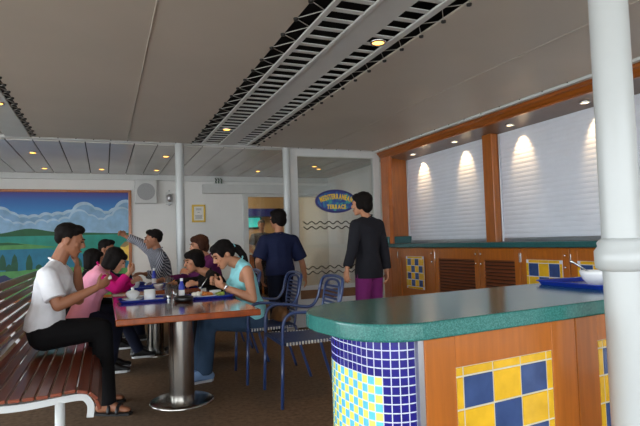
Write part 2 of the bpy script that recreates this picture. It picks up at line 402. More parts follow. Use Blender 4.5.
# columns
def column(label, x, y, r, z1=2.44, collar=None):
    if collar is None:
        t = thing('support_column', label, 'column', (x,y,0))
        MB().lathe([(r,0),(r,z1)], (x,y,0), 36).build('shaft','column',t)
        MB().lathe([(r+.05,0),(r+.05,.012),(r+.002,.03)], (x,y,0), 36).build('base_flange','column',t); return
    t = thing('support_column', label, 'column', (x,y,0))
    MB().lathe([(r,0),(r,1.06)], (x,y,0), 40).build('lower_shaft','column',t)
    MB().lathe([(r-.002,1.05),(r-.002,z1)], (x,y,0), 40).build('shaft','column',t)
    k = r; MB().lathe([(k+.004,1.052),(k+.018,1.06),(k+.02,1.085),(k+.020,1.108),(k+.010,1.122),(k+.012,1.132),(k+.004,1.142),(k-.004,1.146)], (x,y,0), 40).build('collar','column',t)
    MB().lathe([(r+.06,0),(r+.06,.015),(r+.004,.03)], (x,y,0), 40).build('base_flange','column',t)
column('slim white column rising behind the dining tables beside the striped shirt', .885, 6.81, .054)
column('slim white column at the edge of the glass screen', 2.295, 6.80, .05)
column('thick white column with a collar standing in front of the tiled counter', 1.374, 1.089, .054, 2.44, 1)

# far wall fittings
t = thing('wall_speaker','square white wall speaker with round grey grille','speaker',(.685,YF,2.12))
MB().bev((.50,YF-.16,1.91),(.87,YF,2.33),.015).build('housing','white_metal',t)
b = MB(); n=40; c0 = V((.685,YF-.165,2.12))
b.add([c0+V((.15*math.cos(2*PI*i/n),y,.15*math.sin(2*PI*i/n))) for y in (0,.012) for i in range(n)], [tuple(range(n)), tuple(range(n,2*n))[::-1]]+[(i,i+n,(i+1)%n+n,(i+1)%n) for i in range(n)])
b.build('grille','speaker',t)
t = thing('wall_bell','small grey wall bell fitting beside the slim column','bell',(1.09,YF,2.02))
MB().bev((1.03,YF-.03,1.9),(1.15,YF,2.12),.008).build('back_plate','white_metal',t)
b = MB(); b.ball((1.09,YF-.06,2.02),(.05,.04,.075)); b.ball((1.09,YF-.05,1.9),(.022,.022,.022)); b.ball((1.09,YF-.04,2.15),(.014,.014,.014)); b.build('dome','alu',t)
t = thing('framed_notice','small framed notice in a gold frame on white wall','notice',(1.61,YF,1.74))
b = MB()
for a, c in (((1.49,1.575),(1.525,1.90)),((1.70,1.575),(1.735,1.90)),((1.49,1.575),(1.735,1.61)),((1.49,1.865),(1.735,1.90))): b.bev((a[0],YF-.03,a[1]),(c[0],YF,c[1]),.004)
b.build('frame','brass',t); MB().box((1.52,YF-.012,1.6),(1.705,YF-.004,1.87)).build('sheet','paper',t)
b = MB()
for z, w in ((1.82,.05),(1.80,.05),(1.755,.02),(1.70,.065),(1.68,.065),(1.66,.06),(1.64,.065)): b.box((1.613-w,YF-.0135,z),(1.613+w,YF-.012,z+.008))
b.build('print','ink',t)
t = thing('door_track_cover','long white box over the sliding door track','cover',(2.7,YF,2.2))
MB().bev((1.68,YF-.14,2.10),(4.5,YF,2.27),.01).build('casing','white_metal',t)
b = MB()
for i in range(3):
    X = 1.93+.05*i; b.tube([(X-.014,YF-.06,2.39),(X+.012,YF-.06,2.36),(X,YF-.06,2.335),(X+.006,YF-.06,2.295)], .012, 6)
b.bev((1.9,YF-.065,2.28),(2.06,YF-.045,2.41),.003) if False else None
t = thing('pictogram_sign','small white plate with three dark green strokes above the track cover','sign',(1.98,YF-.05,2.34))
MB().box((1.9,YF-.056,2.28),(2.06,YF-.05,2.41)).build('plate','white_metal',t); b.build('strokes', mat('dark green ink',(20,60,36),.5), t)

# mural
t = thing('mural_painting','large painted seascape mural with clouds, green island and yellow house','painting',(-1.3,YF,.6))
def sky_mat():
    m, nt, bb = new_mat('painted sky'); N = nt.nodes; L = nt.links; bb.inputs['Roughness'].default_value=.6
    g = N.new('ShaderNodeTexCoord'); s = N.new('ShaderNodeSeparateXYZ'); L.new(g.outputs['Object'], s.inputs[0])
    n = N.new('ShaderNodeTexNoise'); n.inputs['Scale'].default_value=3.4; n.inputs['Detail'].default_value=5
    mp = N.new('ShaderNodeMapping'); mp.inputs['Scale'].default_value=(1,1,1.6); L.new(g.outputs['Object'], mp.inputs[0]); L.new(mp.outputs[0], n.inputs['Vector'])
    r = N.new('ShaderNodeValToRGB'); e = r.color_ramp.elements   # z local .8 - 1.55
    mr = N.new('ShaderNodeMapRange'); mr.inputs['From Min'].default_value=.82; mr.inputs['From Max'].default_value=1.53; L.new(s.outputs['Z'], mr.inputs['Value'])
    e[0].position=0; e[0].color=lin((150,196,226))+(1,); e[1].position=1; e[1].color=lin((84,62,140))+(1,)
    for p, c in ((.25,(110,168,220)),(.55,(66,138,205)),(.80,(62,110,182))): k = e.new(p); k.color=lin(c)+(1,)
    L.new(mr.outputs[0], r.inputs['Fac'])
    L.new(r.outputs['Color'], bb.inputs['Base Color']); return m
M['m_sky'] = sky_mat()
for nme, c in (('m_c1',(176,204,226)),('m_c2',(134,174,210)),('m_c3',(146,186,218)),('m_hill',(32,92,56)),('m_sea',(34,142,128)),('m_deep',(30,116,148)),('m_isl',(84,150,84)),('m_tree',(24,84,60)),('m_wallh',(232,196,90)),('m_roof',(150,130,90)),('m_lav',(96,132,180)),('m_dkb',(40,50,90))):
    M[nme] = mat('painted '+nme[2:]+' pigment', c, .6, var=.2, scale=7)
mn = ['m_sky','m_c1','m_c2','m_c3','m_hill','m_sea','m_deep','m_isl','m_tree','m_wallh','m_roof','m_lav','m_dkb']
b = MB()
def layer(mi, pts, k): b.m = mn.index(mi); b.flat([(x, YF-.012-.0006*k, z) for x, z in pts])
X0, X1, ZB, ZT = -4.3, .40, .35, 2.115
layer('m_sky', [(X0,ZB),(X1,ZB),(X1,ZT),(X0,ZT)], 0)
rr = random.Random(7)
def cloudbank(mi, zbase, h, k, seed, z_lo):
    rr = random.Random(seed); top = []; N_ = 150
    bumps = [(rr.uniform(X0,X1), rr.uniform(.10,.26), rr.uniform(.5,1)*h) for _ in range(34)]
    for i in range(N_+1):
        x = X0+(X1-X0)*i/N_; z = zbase
        for bx, br, bh in bumps:
            d = abs(x-bx)/br
            if d < 1: z = max(z, zbase+bh*math.sqrt(1-d*d))
        top.append((x, z))
    layer(mi, [(X0,z_lo),(X1,z_lo)]+top[::-1], k)
mounds = [(-150,212,9),(-136,209,9),(-122,213,8),(-108,211,9),(-94,214,8),(-80,212,9),(-66,210,8),(-52,213,8),(-38,211,8),(-24,208,9),(-12,210,8),(0,208.5,8),(10,213,7),(22,216,7),(34,215.5,6),(46,213.5,6),(58,213,7),(70,211,7),(84,203.5,9),(95,208.5,8),(106,212,7),(116,208.5,7),(126,201,9),(134,203,9)]
def bank(mi, k, dx, dy, shrink, zlo):
    top = []
    for i in range(241):
        x = X0+(X1-X0)*i/240; z = 1.62+dy
        for mx, my, mr in mounds:
            c = at(mx+dx, my+mr, YF); r_ = mr*.0185*1.15*shrink; d = abs(x-c.x)/r_
            if d < 1: z = max(z, c.z+dy-(1-shrink)*.02+r_*math.sqrt(1-d*d)*.95)
        top.append((x, z))
    layer(mi, [(X0,zlo),(X1,zlo)]+top[::-1], k)
bank('m_c1', 1, 0, 0, 1, 1.42); bank('m_c2', 2, 1.2, -.035, .92, 1.42); bank('m_c1', 3, -5, -.085, .8, 1.42); bank('m_c3', 4, -4, -.115, .78, 1.42)
layer('m_sea', [(X0,ZB),(X1,ZB),(X1,1.40),(X0,1.40)], 5)
layer('m_hill', [(X0,1.385)]+[(x, 1.405+.035*abs(math.sin(x*1.9+.4))*(x<-.55)+.07*math.exp(-((x+1.15)/.28)**2)+.02*math.exp(-((x+.3)/.3)**2)) for x in np.linspace(X0,X1,60)]+[(X1,1.385)], 6)
layer('m_deep', [(X0,1.20),(-.9,1.17),(-.3,1.06),(X1,1.02),(X1,.6),(X0,.6)], 7)
layer('m_isl', [(X0,1.18),(-1.6,1.17),(-1.0,1.18),(-.72,1.195),(-1.05,1.24),(-1.25,1.265),(-1.45,1.29),(-1.8,1.27),(X0,1.30)], 8)
layer('m_hill', [(-1.9,1.24),(-1.2,1.245),(-1.3,1.27),(-1.45,1.285),(-1.7,1.28)], 9)
layer('m_isl', [(X0,ZB),(X1,ZB),(X1,.80),(-.2,.84),(-.9,.86),(-1.3,.82),(X0,.85)], 10)
for x, z, h in ((-1.52,.84,.26),(-1.35,.82,.28),(-1.14,.83,.26),(-1.43,.82,.12),(-1.0,.84,.08),(-.4,.84,.16),(-.62,.84,.1)):
    layer('m_tree', [(x-.045,z),(x+.045,z),(x+.05,z+h*.4),(x+.03,z+h*.8),(x,z+h),(x-.03,z+h*.8),(x-.05,z+h*.4)], 11)
layer('m_lav', [(-.9,.64),(.12,.62)]+[(x, .72+.03*math.sin(x*19)+.02*math.sin(x*43)) for x in np.linspace(.14,-.92,50)], 12)
layer('m_dkb', [(-2.2,.63),(-1.4,.62)]+[(x, .73+.03*math.sin(x*11)+.015*math.sin(x*37)) for x in np.linspace(-1.38,-2.24,40)], 12)
layer('m_wallh', [(.26,.95),(.40,.92),(.40,1.19),(.33,1.24),(.26,1.17)], 13); layer('m_roof', [(.25,1.17),(.33,1.255),(.40,1.26),(.40,1.2),(.33,1.16)], 14)
b.build('painted_panel', mn, t)
b = MB(); b.bev((X0-.05,YF-.04,ZT-.005),(X1+.045,YF,ZT+.04),.006); b.bev((X1-.005,YF-.04,ZB),(X1+.045,YF,ZT+.03),.006); b.bev((X0-.05,YF-.04,ZB-.04),(X1+.045,YF,ZB+.005),.006); b.bev((X0-.05,YF-.04,ZB),(X0+.005,YF,ZT),.006)
b.build('frame','teak',t)

# ================================================================== THE BAR WALL
YB0, YB1 = .4, 6.74           # extent of the bar along the room
b = MB()   # moulded beam and soffit
prof = [(3.70,2.44),(3.70,2.425),(3.712,2.42),(3.712,2.40),(3.73,2.39),(3.748,2.365),(3.765,2.355),(3.765,2.337),(3.80,2.335),(3.80,2.44)]
n = len(prof); b.add([(x,y,z) for y in (YB0,YB1+.10) for x,z in prof], [tuple(range(n)), tuple(range(n,2*n))[::-1]]+[(i,i+n,(i+1)%n+n,(i+1)%n) for i in range(n)])
struct('trim_4', b, 'teak_h')
struct('ceiling_soffit', MB().add([(x,y,z) for y in (YB0,YB1) for x,z in ((3.79,2.336),(4.13,2.297),(4.2,2.297),(4.2,2.345),(3.79,2.345))], [(0,1,2,3,4),(9,8,7,6,5)]+[(i,i+5,(i+1)%5+5,(i+1)%5) for i in range(5)]), mat('brown soffit', (120,96,82), .35))
struct('trim_5', MB().bev((3.655,-3.9,2.425),(3.705,6.82,2.452),.004), 'white_metal')
b = MB(); b.bev((3.75,6.66,0),(4.2,6.76,2.335),.006); struct('trim_6', b, 'teak')       # end panel of the recess
b = MB(); b.lathe([(.035,0),(.035,1.62),(.04,1.63),(.04,1.65),(.035,1.66),(.035,2.335)], (3.775,6.60,0), 16)
b.bev((3.74,6.62,0),(3.80,6.80,2.335),.006); struct('trim_7', b, mat('teak post',(176,96,40),.3,var=.15,coat=.4))
struct('wall_back_bar', MB().box((4.12,YB0,1.04),(4.2,YB1,2.32)), 'teak')
b = MB(); b.bev((4.0,4.71,1.09),(4.14,4.87,2.31),.006); struct('trim_8', b, 'teak')   # post between the shutters
b = MB(); b.bev((4.0,2.60,1.09),(4.14,2.74,2.31),.006); struct('trim_9', b, 'teak')
def shutter(label, y0, y1):
    t = thing('roller_shutter', label, 'shutter', (XS,(y0+y1)/2,1.12), 0, 'closed roller shutters over the bar')
    b = MB(); z = 1.135; pr = []
    while z < 2.29: pr += [(XS,z),(XS-.002,z+.006),(XS-.004,z+.024),(XS-.002,z+.043),(XS,z+.0485)]; z += .049
    k = len(pr); b.add([(x,y,zz) for y in (y0,y1) for x,zz in pr], [(i,i+1,i+1+k,i+k) for i in range(k-1)]); b.build('slat_curtain','shutter',t)
    MB().bev((XS-.012,y0,1.101),(XS+.012,y1,1.14),.004).build('bottom_rail','alu',t)
    b = MB(); b.bev((XS-.02,y0-.0,1.101),(XS+.015,y0+.02,2.298),.004); b.bev((XS-.02,y1-.02,1.101),(XS+.015,y1,2.298),.004); b.build('guide_rail','alu',t)
shutter('closed pale roller shutter beside the wooden end panel, two lamp glows on it', 4.875, 6.655)
shutter('closed pale roller shutter right of the middle wooden post', 2.745, 4.705)
shutter('closed pale roller shutter mostly behind the thick white column', .5, 2.595)
t = thing('bar_worktop','long green worktop on the wooden bar cabinets below the shutters','worktop',(3.9,3.5,1.04))
MB().bev((3.70,YB0,1.045),(4.115,6.655,1.10),.008).build('top','bar_green',t); MB().bev((3.72,6.60,1.1),(4.10,6.655,1.20),.006).build('upstand','bar_green',t)

def tile_grid(b, org, e1, e2, nrm, rows, cols, size, gap, th, pick, border=None):
    """tiles laid on a plane: org lower-left, e1 right, e2 up"""
    for i in range(rows):
        for j in range(cols):
            b.m = pick(i, j)
            a = org+e1*(j*size+gap/2)+e2*(i*size+gap/2); s = size-gap; k = min(.0012, s*.08)
            p0 = [a, a+e1*s, a+e1*s+e2*s, a+e2*s]
            c = a+(e1+e2)*s*.5; p1 = [c+(p-c)*(1-2*k/s)+nrm*th for p in p0]
            b.add(p0+p1, [(4,5,6,7),(0,1,5,4),(1,2,6,5),(2,3,7,6),(3,0,4,7)])
def cabinet(y1, y0, kind, label, hinge_left, rows=4, cols=4, tile=.098):
    """cabinet on the bar wall between y1 (far) and y0 (near); its door faces -X"""
    t = thing('bar_cabinet', label, 'cabinet', (3.9,(y0+y1)/2,0), 0, 'wooden cabinets under the bar worktop')
    g = .006
    MB().bev((3.765,y0+.002,.08),(4.12,y1-.002,1.04),.003).build('body','teak_x',t)
    MB().box((3.80,y0+.002,0),(4.12,y1-.002,.08)).build('plinth','louvre',t)
    d = MB(); st = .075; x0, x1 = 3.745, 3.765; za, zb = .10, 1.03
    ya, yb = y0+g, y1-g
    d.bev((x0,ya,za),(x1,ya+st,zb),.003); d.bev((x0,yb-st,za),(x1,yb,zb),.003); d.bev((x0,ya+st,zb-.115),(x1,yb-st,zb),.003); d.bev((x0,ya+st,za),(x1,yb-st,za+.11),.003)
    MB().box((x1-.004,ya+st,za+.1),(x1-.001,yb-st,zb-.1)).build('door_back','gap_shade' if kind=='louvre' else 'teak_x',t)  # louvre doors get a black back, painted shade between the slats
    d = d.build('door','teak_x',t)
    iy0, iy1 = ya+st, yb-st
    if kind == 'louvre':
        l = MB(); z = za+.115
        while z < zb-.13:
            l.add([(x0+.002,iy0,z),(x0+.002,iy1,z),(x1-.003,iy1,z+.014),(x1-.003,iy0,z+.014),(x0+.002,iy0,z+.012),(x0+.002,iy1,z+.012),(x1-.003,iy1,z+.026),(x1-.003,iy0,z+.026)], [(0,1,2,3),(4,7,6,5),(0,4,5,1),(0,3,7,4),(1,5,6,2)]); z += .036
        l.build('louvre_panel','louvre',d)
    else:
        W = min(iy1-iy0, .42) if cols == 4 else iy1-iy0
        yc = (iy0+iy1)/2; zt = zb-.10; bd = .03
        size = (W-2*bd)/cols
        zb0 = zt-2*bd-rows*size
        b = MB(); b.m = 2; b.box((x0-.004,yc-W/2,zb0),(x0+.002,yc+W/2,zt))
        b.m = 1
        for k in range(cols):
            pass
        e1, e2, nr = V((0,-1,0)), V((0,0,1)), V((-1,0,0)); o = V((x0-.004,yc+W/2,zb0))
        tile_grid(b, o+e1*bd+e2*bd, e1, e2, nr, rows, cols, size, .006, .003, lambda i,j: 0 if (rows-1-i+j)%2==0 else 1)
        for i in range(rows):
            for u in (0, W-bd):
                b.m = 1; a = o+e1*(u+.002)+e2*(bd+i*size+.002); s1, s2 = bd-.004, size-.004
                p = [a,a+e1*s1,a+e1*s1+e2*s2,a+e2*s2]; b.add(p+[q+nr*.003 for q in p], [(4,5,6,7),(0,1,5,4),(1,2,6,5),(2,3,7,6),(3,0,4,7)])
        for j in range(cols):
            for u in (0, 2*bd+rows*size-bd):
                b.m = 1; a = o+e1*(bd+j*size+.002)+e2*(u+.002); s1, s2 = size-.004, bd-.004
                p = [a,a+e1*s1,a+e1*s1+e2*s2,a+e2*s2]; b.add(p+[q+nr*.003 for q in p], [(4,5,6,7),(0,1,5,4),(1,2,6,5),(2,3,7,6),(3,0,4,7)])
        b.build('tile_panel', ['ti_blue','ti_gold','grout'], d)
    yk = (ya+.035) if hinge_left else (yb-.035); yh = (yb-.005) if hinge_left else (ya+.005)
    for z in (.975, .87): MB().ball((x0-.012,yk,z),(.012,.012,.012)).build('knob','chrome',d)
    MB().bev((x0-.006,yh-.004,.90),(x0+.001,yh+.004,.99),.002).build('hinge','chrome',d)
cabinet(6.42,5.53,'tile','tiled-door bar cabinet next to the wooden end panel',True)
cabinet(5.53,4.69,'louvre','wide louvred bar cabinet next to the tiled one by the end panel',True)
cabinet(4.69,4.075,'louvre','narrower louvred bar cabinet, second louvred one from end panel',False)
cabinet(4.075,3.48,'tile','tiled-door bar cabinet below the right shutter, beside the narrower louvred one',True,3,3)
cabinet(3.48,2.88,'tile','tiled-door bar cabinet directly behind the white bowl and tray',True,3,3)
cabinet(2.88,2.28,'tile','tiled-door bar cabinet hidden behind the thick white column',False,3,3)
MB_ = MB().bev((3.745,6.42,.0),(4.1,6.655,1.04),.004); struct('trim_10', MB_, 'teak_x')

# ================================================================== DOWNLIGHTS
def downlight(label, x, y, z, r, lampm, group):
    t = thing('ceiling_light', label, 'light', (x,y,z), 0, group)
    b = MB(); b.lathe([(r*.72,-.002),(r*.75,-.007),(r,-.006),(r*1.04,0),(r*1.04,.004)], (x,y,z), 24); b.build('trim_ring', 'chrome', t)
    MB().lathe([(r*.74,-.0035),(r*.5,-.006),(.0,-.007)], (x,y,z), 24).build('lamp', lampm, t)
    return t
G1 = 'recessed ceiling downlights'
for (x, y, z, lab) in ((1.665,3.0,ZC-.004,'round warm downlight in the right side of the central vent, nearest one'),
    (1.28,5.85,ZC-.004,'round warm downlight at the far end of the central vent'),
    (-.85,5.28,ZC-.006,'round warm downlight in the far left vent strip'),
    (-.86,7.8,2.43,'downlight in the plank ceiling above the left end of the mural'),
    (-.86,9.28,2.43,'downlight in the plank ceiling close above the mural wall, left one'),
    (-.03,9.25,2.43,'downlight in the plank ceiling close above the mural wall, right one'),
    (.82,7.76,2.43,'downlight in the plank ceiling just left of the slim column'),
    (.82,9.22,2.43,'downlight in the plank ceiling above the wall speaker'),
    (2.52,9.04,2.43,'downlight in the plank ceiling above the far glass door'),
    (3.3,8.3,2.43,'downlight seen through the glass screen, above the oval sign'),
    (3.5,8.6,2.43,'second downlight seen through the glass screen above the oval sign')):
    downlight(lab, x, y, z, .052, 'lamp', G1)
def spot(loc, to, energy, angle, blend=.5, col=(1,.68,.36), r=.02):
    l = bpy.data.lights.new('downlight_beam','SPOT'); l.energy = energy*.25; l.spot_size = math.radians(angle); l.spot_blend = blend; l.color = col; l.shadow_soft_size = r
    o = bpy.data.objects.new('downlight_beam', l); C.objects.link(o); o.location = loc; o.rotation_euler = (V(to)-V(loc)).to_track_quat('-Z','Y').to_euler()
for i, (y, lab) in enumerate(((6.22,'soffit lamp nearest the wooden end panel'),(5.29,'soffit lamp before the middle wooden post, left of it'),(4.34,'soffit lamp right of the middle wooden post'),(3.40,'soffit lamp beside the thick white column'),(2.4,'soffit lamp hidden behind the thick white column'))):
    downlight(lab, 3.935, y, 2.316, .045, 'lamp_soft', 'lamps in the bar soffit')
    spot((3.945,y,2.298),(4.09,y,2.06), 8.5, 60, .6)
for x, y in ((1.665,3.0),(1.28,5.85),(-.85,5.28),(-.86,7.8),(-.86,9.28),(-.03,9.25),(.82,7.76),(.82,9.22),(2.52,9.04),(3.3,8.3)):
    spot((x,y,2.42),(x,y,0), 14, 80, .8)

for x_, y_, e_ in ((2.6,11.3,26),(4.6,11.2,15)):  # added fill lights to brighten the back room, no fittings modelled
    l = bpy.data.lights.new('room_fill','POINT'); l.energy = e_*.25; l.color = (1,.82,.58); l.shadow_soft_size = .12
    o = bpy.data.objects.new('room_fill', l); C.objects.link(o); o.location = (x_,y_,2.2)
# ================================================================== TILED ISLAND COUNTER
IA = math.radians(6.8); E1 = V((math.cos(IA),math.sin(IA),0)); E2 = V((-math.sin(IA),math.cos(IA),0)); IO = V((.786,1.150,0))
def il(a, b_, z=0): return IO+E1*a+E2*b_+V((0,0,z))
def outline(a0, a1, b0, b1, r, r1, n=14):
    """closed plan outline with a rounded left end (radius r at the near corner, r1 at the far one)"""
    pts = [(a1,b0)]
    for i in range(n+1):
        an = -PI/2-(PI/2)*i/n; pts.append((a0+r+r*math.cos(an), b0+r+r*math.sin(an)))
    for i in range(n+1):
        an = PI-(PI/2)*i/n; pts.append((a0+r1+r1*math.cos(an), b1-r1+r1*math.sin(an)))
    pts.append((a1,b1)); return pts
isl = thing('tiled_counter','wooden service counter with mosaic corner and blue and yellow tile panels','counter',il(.5,.25))
top_t = thing('counter_worktop','glossy green speckled worktop with rounded end on the tiled counter','worktop',il(.5,.25,.905))
b = MB(); out = outline(-.205, 1.95, 0, .545, .17, .27)
bm = bmesh.new(); lo = [bm.verts.new(il(a,c,.905)) for a,c in out]; hi = [bm.verts.new(il(a,c,.95)) for a,c in out]; k = len(out)
bm.faces.new(lo); bm.faces.new(hi[::-1])
for i in range(k): bm.faces.new((lo[i],hi[i],hi[(i+1)%k],lo[(i+1)%k]))
bmesh.ops.recalc_face_normals(bm, faces=bm.faces[:])
he = [e for e in bm.edges if abs(e.verts[0].co.z-e.verts[1].co.z) < 1e-6]
bmesh.ops.bevel(bm, geom=he, offset=.006, segments=3, affect='EDGES', profile=.5)
b.bm(bm).build('top','counter',top_t)
body_out = outline(-.152, 1.9, .035, .51, .095, .30)
MB().add([il(a,c,z) for z in (.0,.905) for a,c in body_out], [tuple(range(len(body_out))), tuple(range(len(body_out),2*len(body_out)))[::-1]]+[(i,(i+1)%len(body_out),(i+1)%len(body_out)+len(body_out),i+len(body_out)) for i in range(len(body_out))]).build('carcass','grout',isl)
# mosaic follows the outline from the aluminium strip round the end
A_STRIP = -.054
path = [(a,c) for a,c in body_out if a <= A_STRIP]; path = [(A_STRIP,.035)]+[p for p in path]
# resample by arc length
dd = [0]
for i in range(1,len(path)): dd.append(dd[-1]+math.dist(path[i],path[i-1]))
def along(s):
    for i in range(1,len(path)):
        if s <= dd[i] or i == len(path)-1:
            t_ = (s-dd[i-1])/(dd[i]-dd[i-1]); return V((path[i-1][0]+(path[i][0]-path[i-1][0])*t_, path[i-1][1]+(path[i][1]-path[i-1][1])*t_, 0))
b = MB(); TS = .0222; ncol = int((dd[-1]-.002)/TS); nrow = int(.9/TS)
rr = random.Random(2)
for j in range(ncol):
    p, q = along(j*TS+.0014), along((j+1)*TS-.0014)
    p3, q3 = il(p.x,p.y), il(q.x,q.y); tg = (q3-p3).normalized(); nrm = V((0,0,1)).cross(tg) ; nrm = nrm if nrm.dot(il(p.x,p.y)-il(.3,.27)) > 0 else -nrm
    for i in range(nrow):
        z1 = .902-i*TS-.001; z0 = z1-TS+.0026
        if i < 4 or j < 4: b.m = 0
        else: b.m = 1+((i+j)%2)
        k = .0008; o_ = nrm*.0012
        P0 = [p3+V((0,0,z0)),q3+V((0,0,z0)),q3+V((0,0,z1)),p3+V((0,0,z1))]
        P1 = [p3+tg*k+V((0,0,z0+k))+o_,q3-tg*k+V((0,0,z0+k))+o_,q3-tg*k+V((0,0,z1-k))+o_,p3+tg*k+V((0,0,z1-k))+o_]
        b.add(P0+P1, [(7,6,5,4),(4,5,1,0),(5,6,2,1),(6,7,3,2),(7,4,0,3)])
b.build('mosaic',['ti_navy','ti_yel','ti_sky'],isl)
b = MB(); b.add([il(a,c,z) for z in (0,.904) for a,c in ((A_STRIP,.036),(A_STRIP,.022),(A_STRIP+.018,.022),(A_STRIP+.018,.036))], [(0,1,2,3),(4,7,6,5),(0,4,5,1),(1,5,6,2),(2,6,7,3)])
b.build('corner_strip','alu',isl)
# panels on the front
MI = Matrix.Translation(IO) @ Matrix.Rotation(IA,4,'Z')
def front_panel(a0, a1, ta0, ta1, ttop, cols, tw, th_):
    d = MB(); y0, y1 = .018, .036
    d.bev((a0,y0,.02),(ta0,y1,.902),.002); d.bev((ta1,y0,.02),(a1,y1,.902),.002); d.bev((ta0,y0,ttop),(ta1,y1,.902),.001); d.bev((ta0,y0,.02),(ta1,y1,.2),.001)
    d = d.xf(MI).build('door','teak_x',isl)
    b = MB(); b.m = 2; b.box((ta0,.021,.2),(ta1,.034,ttop)); bd = .026; W = ta1-ta0; size = (W-2*bd)/cols; rows = int((ttop-.2-bd)/th_)
    xs = [ta0, ta0+bd]+[ta0+bd+size*(k+1) for k in range(cols)]+[ta1]
    zs = [ttop, ttop-bd]+[ttop-bd-th_*(k+1) for k in range(rows)]
    for i in range(len(zs)-1):
        for j in range(len(xs)-1):
            g = .0022; x0, x1, z1, z0 = xs[j]+g, xs[j+1]-g, zs[i]-g, zs[i+1]+g
            edge = i == 0 or j == 0 or j == len(xs)-2
            b.m = 1 if edge else (0 if (i+j)%2==0 else 1)
            k = .0015
            b.add([(x0,.021,z0),(x1,.021,z0),(x1,.021,z1),(x0,.021,z1),(x0+k,.0185,z0+k),(x1-k,.0185,z0+k),(x1-k,.0185,z1-k),(x0+k,.0185,z1-k)], [(4,5,6,7),(0,1,5,4),(1,2,6,5),(2,3,7,6),(3,0,4,7)])
    b.xf(MI).build('tile_panel',['ti_blue','ti_gold','grout2'],d)
MI = Matrix.Translation(IO) @ Matrix.Rotation(IA,4,'Z')
front_panel(-.036, .553, .066, .444, .82, 3, .098, .086)
front_panel(.557, 1.16, .66, 1.04, .823, 3, .098, .086)
front_panel(1.164, 1.89, 1.3, 1.68, .823, 3, .098, .086)

# ------------------------------------------------------------------ table ware
def tray_at(loc, rz, w, d, label, group='blue serving trays'):
    t = tag(tray_mb(w, d).build('serving_tray','tray',world=False), label, 'tray', group); t.location = loc; t.rotation_euler = (0,0,rz); ORG[t]=V(loc); return t
def tray_mb(w, d):
    b = MB(); r = .03; n = 6
    def rr_(k, z):
        o = []
        for cx, cy, a0 in ((w/2-r,d/2-r,0),(-w/2+r,d/2-r,PI/2),(-w/2+r,-d/2+r,PI),(w/2-r,-d/2+r,1.5*PI)):
            for i in range(n+1): a = a0+PI/2*i/n; o.append((cx+(r+k)*math.cos(a), cy+(r+k)*math.sin(a), z))
        return o
    L_ = [rr_(-.016,0), rr_(-.012,0), rr_(0,.018), rr_(.008,.019), rr_(.008,.016), rr_(.002,.014), rr_(-.012,.004)]
    L_ = [rr_(-.012,.003), rr_(-.002,.018), rr_(.008,.020), rr_(.008,.016), rr_(.0,.014), rr_(-.012,0)]
    N_ = len(L_[0]); vs = [p for l in L_ for p in l]; fs = []
    for i in range(len(L_)-1):
        for j in range(N_): fs.append((i*N_+j,(i+1)*N_+j,(i+1)*N_+(j+1)%N_,i*N_+(j+1)%N_))
    fs.append(tuple(range(N_))); fs.append(tuple((len(L_)-1)*N_+j for j in range(N_))[::-1])
    return b.add(vs, fs)
def ware(name, prof, m_, loc, label, cat, group=None, n=32):
    o = MB().lathe(prof, (0,0,0), n).build(name, m_, world=False); o.location = loc; ORG[o]=V(loc); return tag(o, label, cat, group)
def bowl_prof(r, h): return [(r*.5,0),(r*.55,.004),(r*.8,h*.35),(r*.95,h*.75),(r,h),(r*.96,h),(r*.9,h*.75),(r*.72,h*.35),(r*.4,.010),(.0001,.009)]
def mug_prof(r, h): return [(r*.9,0),(r,.004),(r,h),(r*.93,h),(r*.93,.008),(.0001,.007)]
def plate_prof(r): return [(r*.6,0),(r*.64,.003),(r,.016),(r*.99,.018),(r*.62,.007),(.0001,.006)]
def tumbler_prof(r, h): return [(r*.8,0),(r,h),(r*.95,h),(r*.76,.008),(.0001,.007)]
def mug(loc, r, h, label, rz=0, handle=True):
    t = thing('coffee_mug', label, 'mug', loc, rz, 'white mugs')
    MB().lathe(mug_prof(r,h)).build('body','china',t,world=False)
    if handle: MB().tube([(r*.98,0,h*.8),(r+.022,0,h*.75),(r+.026,0,h*.45),(r*.98,0,h*.25)], .005, 8, smooth=4).build('handle','china',t,world=False)
    return t
def soup_bowl(loc, r, h, label, saucer=True):
    t = thing('soup_bowl', label, 'bowl', loc, 0, 'lidded white bowls')
    MB().lathe([(p[0],p[1]+.012) for p in bowl_prof(r,h)]).build('bowl','china',t,world=False)
    if saucer: MB().lathe(plate_prof(r*1.55)).build('saucer','china',t,world=False)
    MB().lathe([(r*.98,h+.012),(r*.7,h+.024),(r*.25,h+.030),(.012,h+.032),(.010,h+.042),(.016,h+.048),(.0001,h+.053)]).build('lid','china',t,world=False)
    return t
# on the island counter
tc = il(1.19,.315,.950)
tray_at(tc, IA-.16, .46, .33, 'blue serving tray on the green counter beside the thick white column')
bc = V((2.00,1.655,.954))
bc = V((1.858,1.60,.954))
ware('white_bowl', bowl_prof(.062,.055), 'china', bc, 'white bowl with a spoon in it on the counter tray', 'bowl')
b = MB(); p0 = bc+V((.02,-.0,.022)); p1 = at(569,260,1.62)
dv = p1-p0; p1 = p0+dv.normalized()*.155
b.tube([p0,p0+(p1-p0)*.6,p1],[.003,.003,.0055],8); b.ball(p0,(.017,.011,.004))
tag(b.build('soup_spoon','chrome',org=p0),'metal spoon leaning out of the white bowl on the counter tray','spoon')

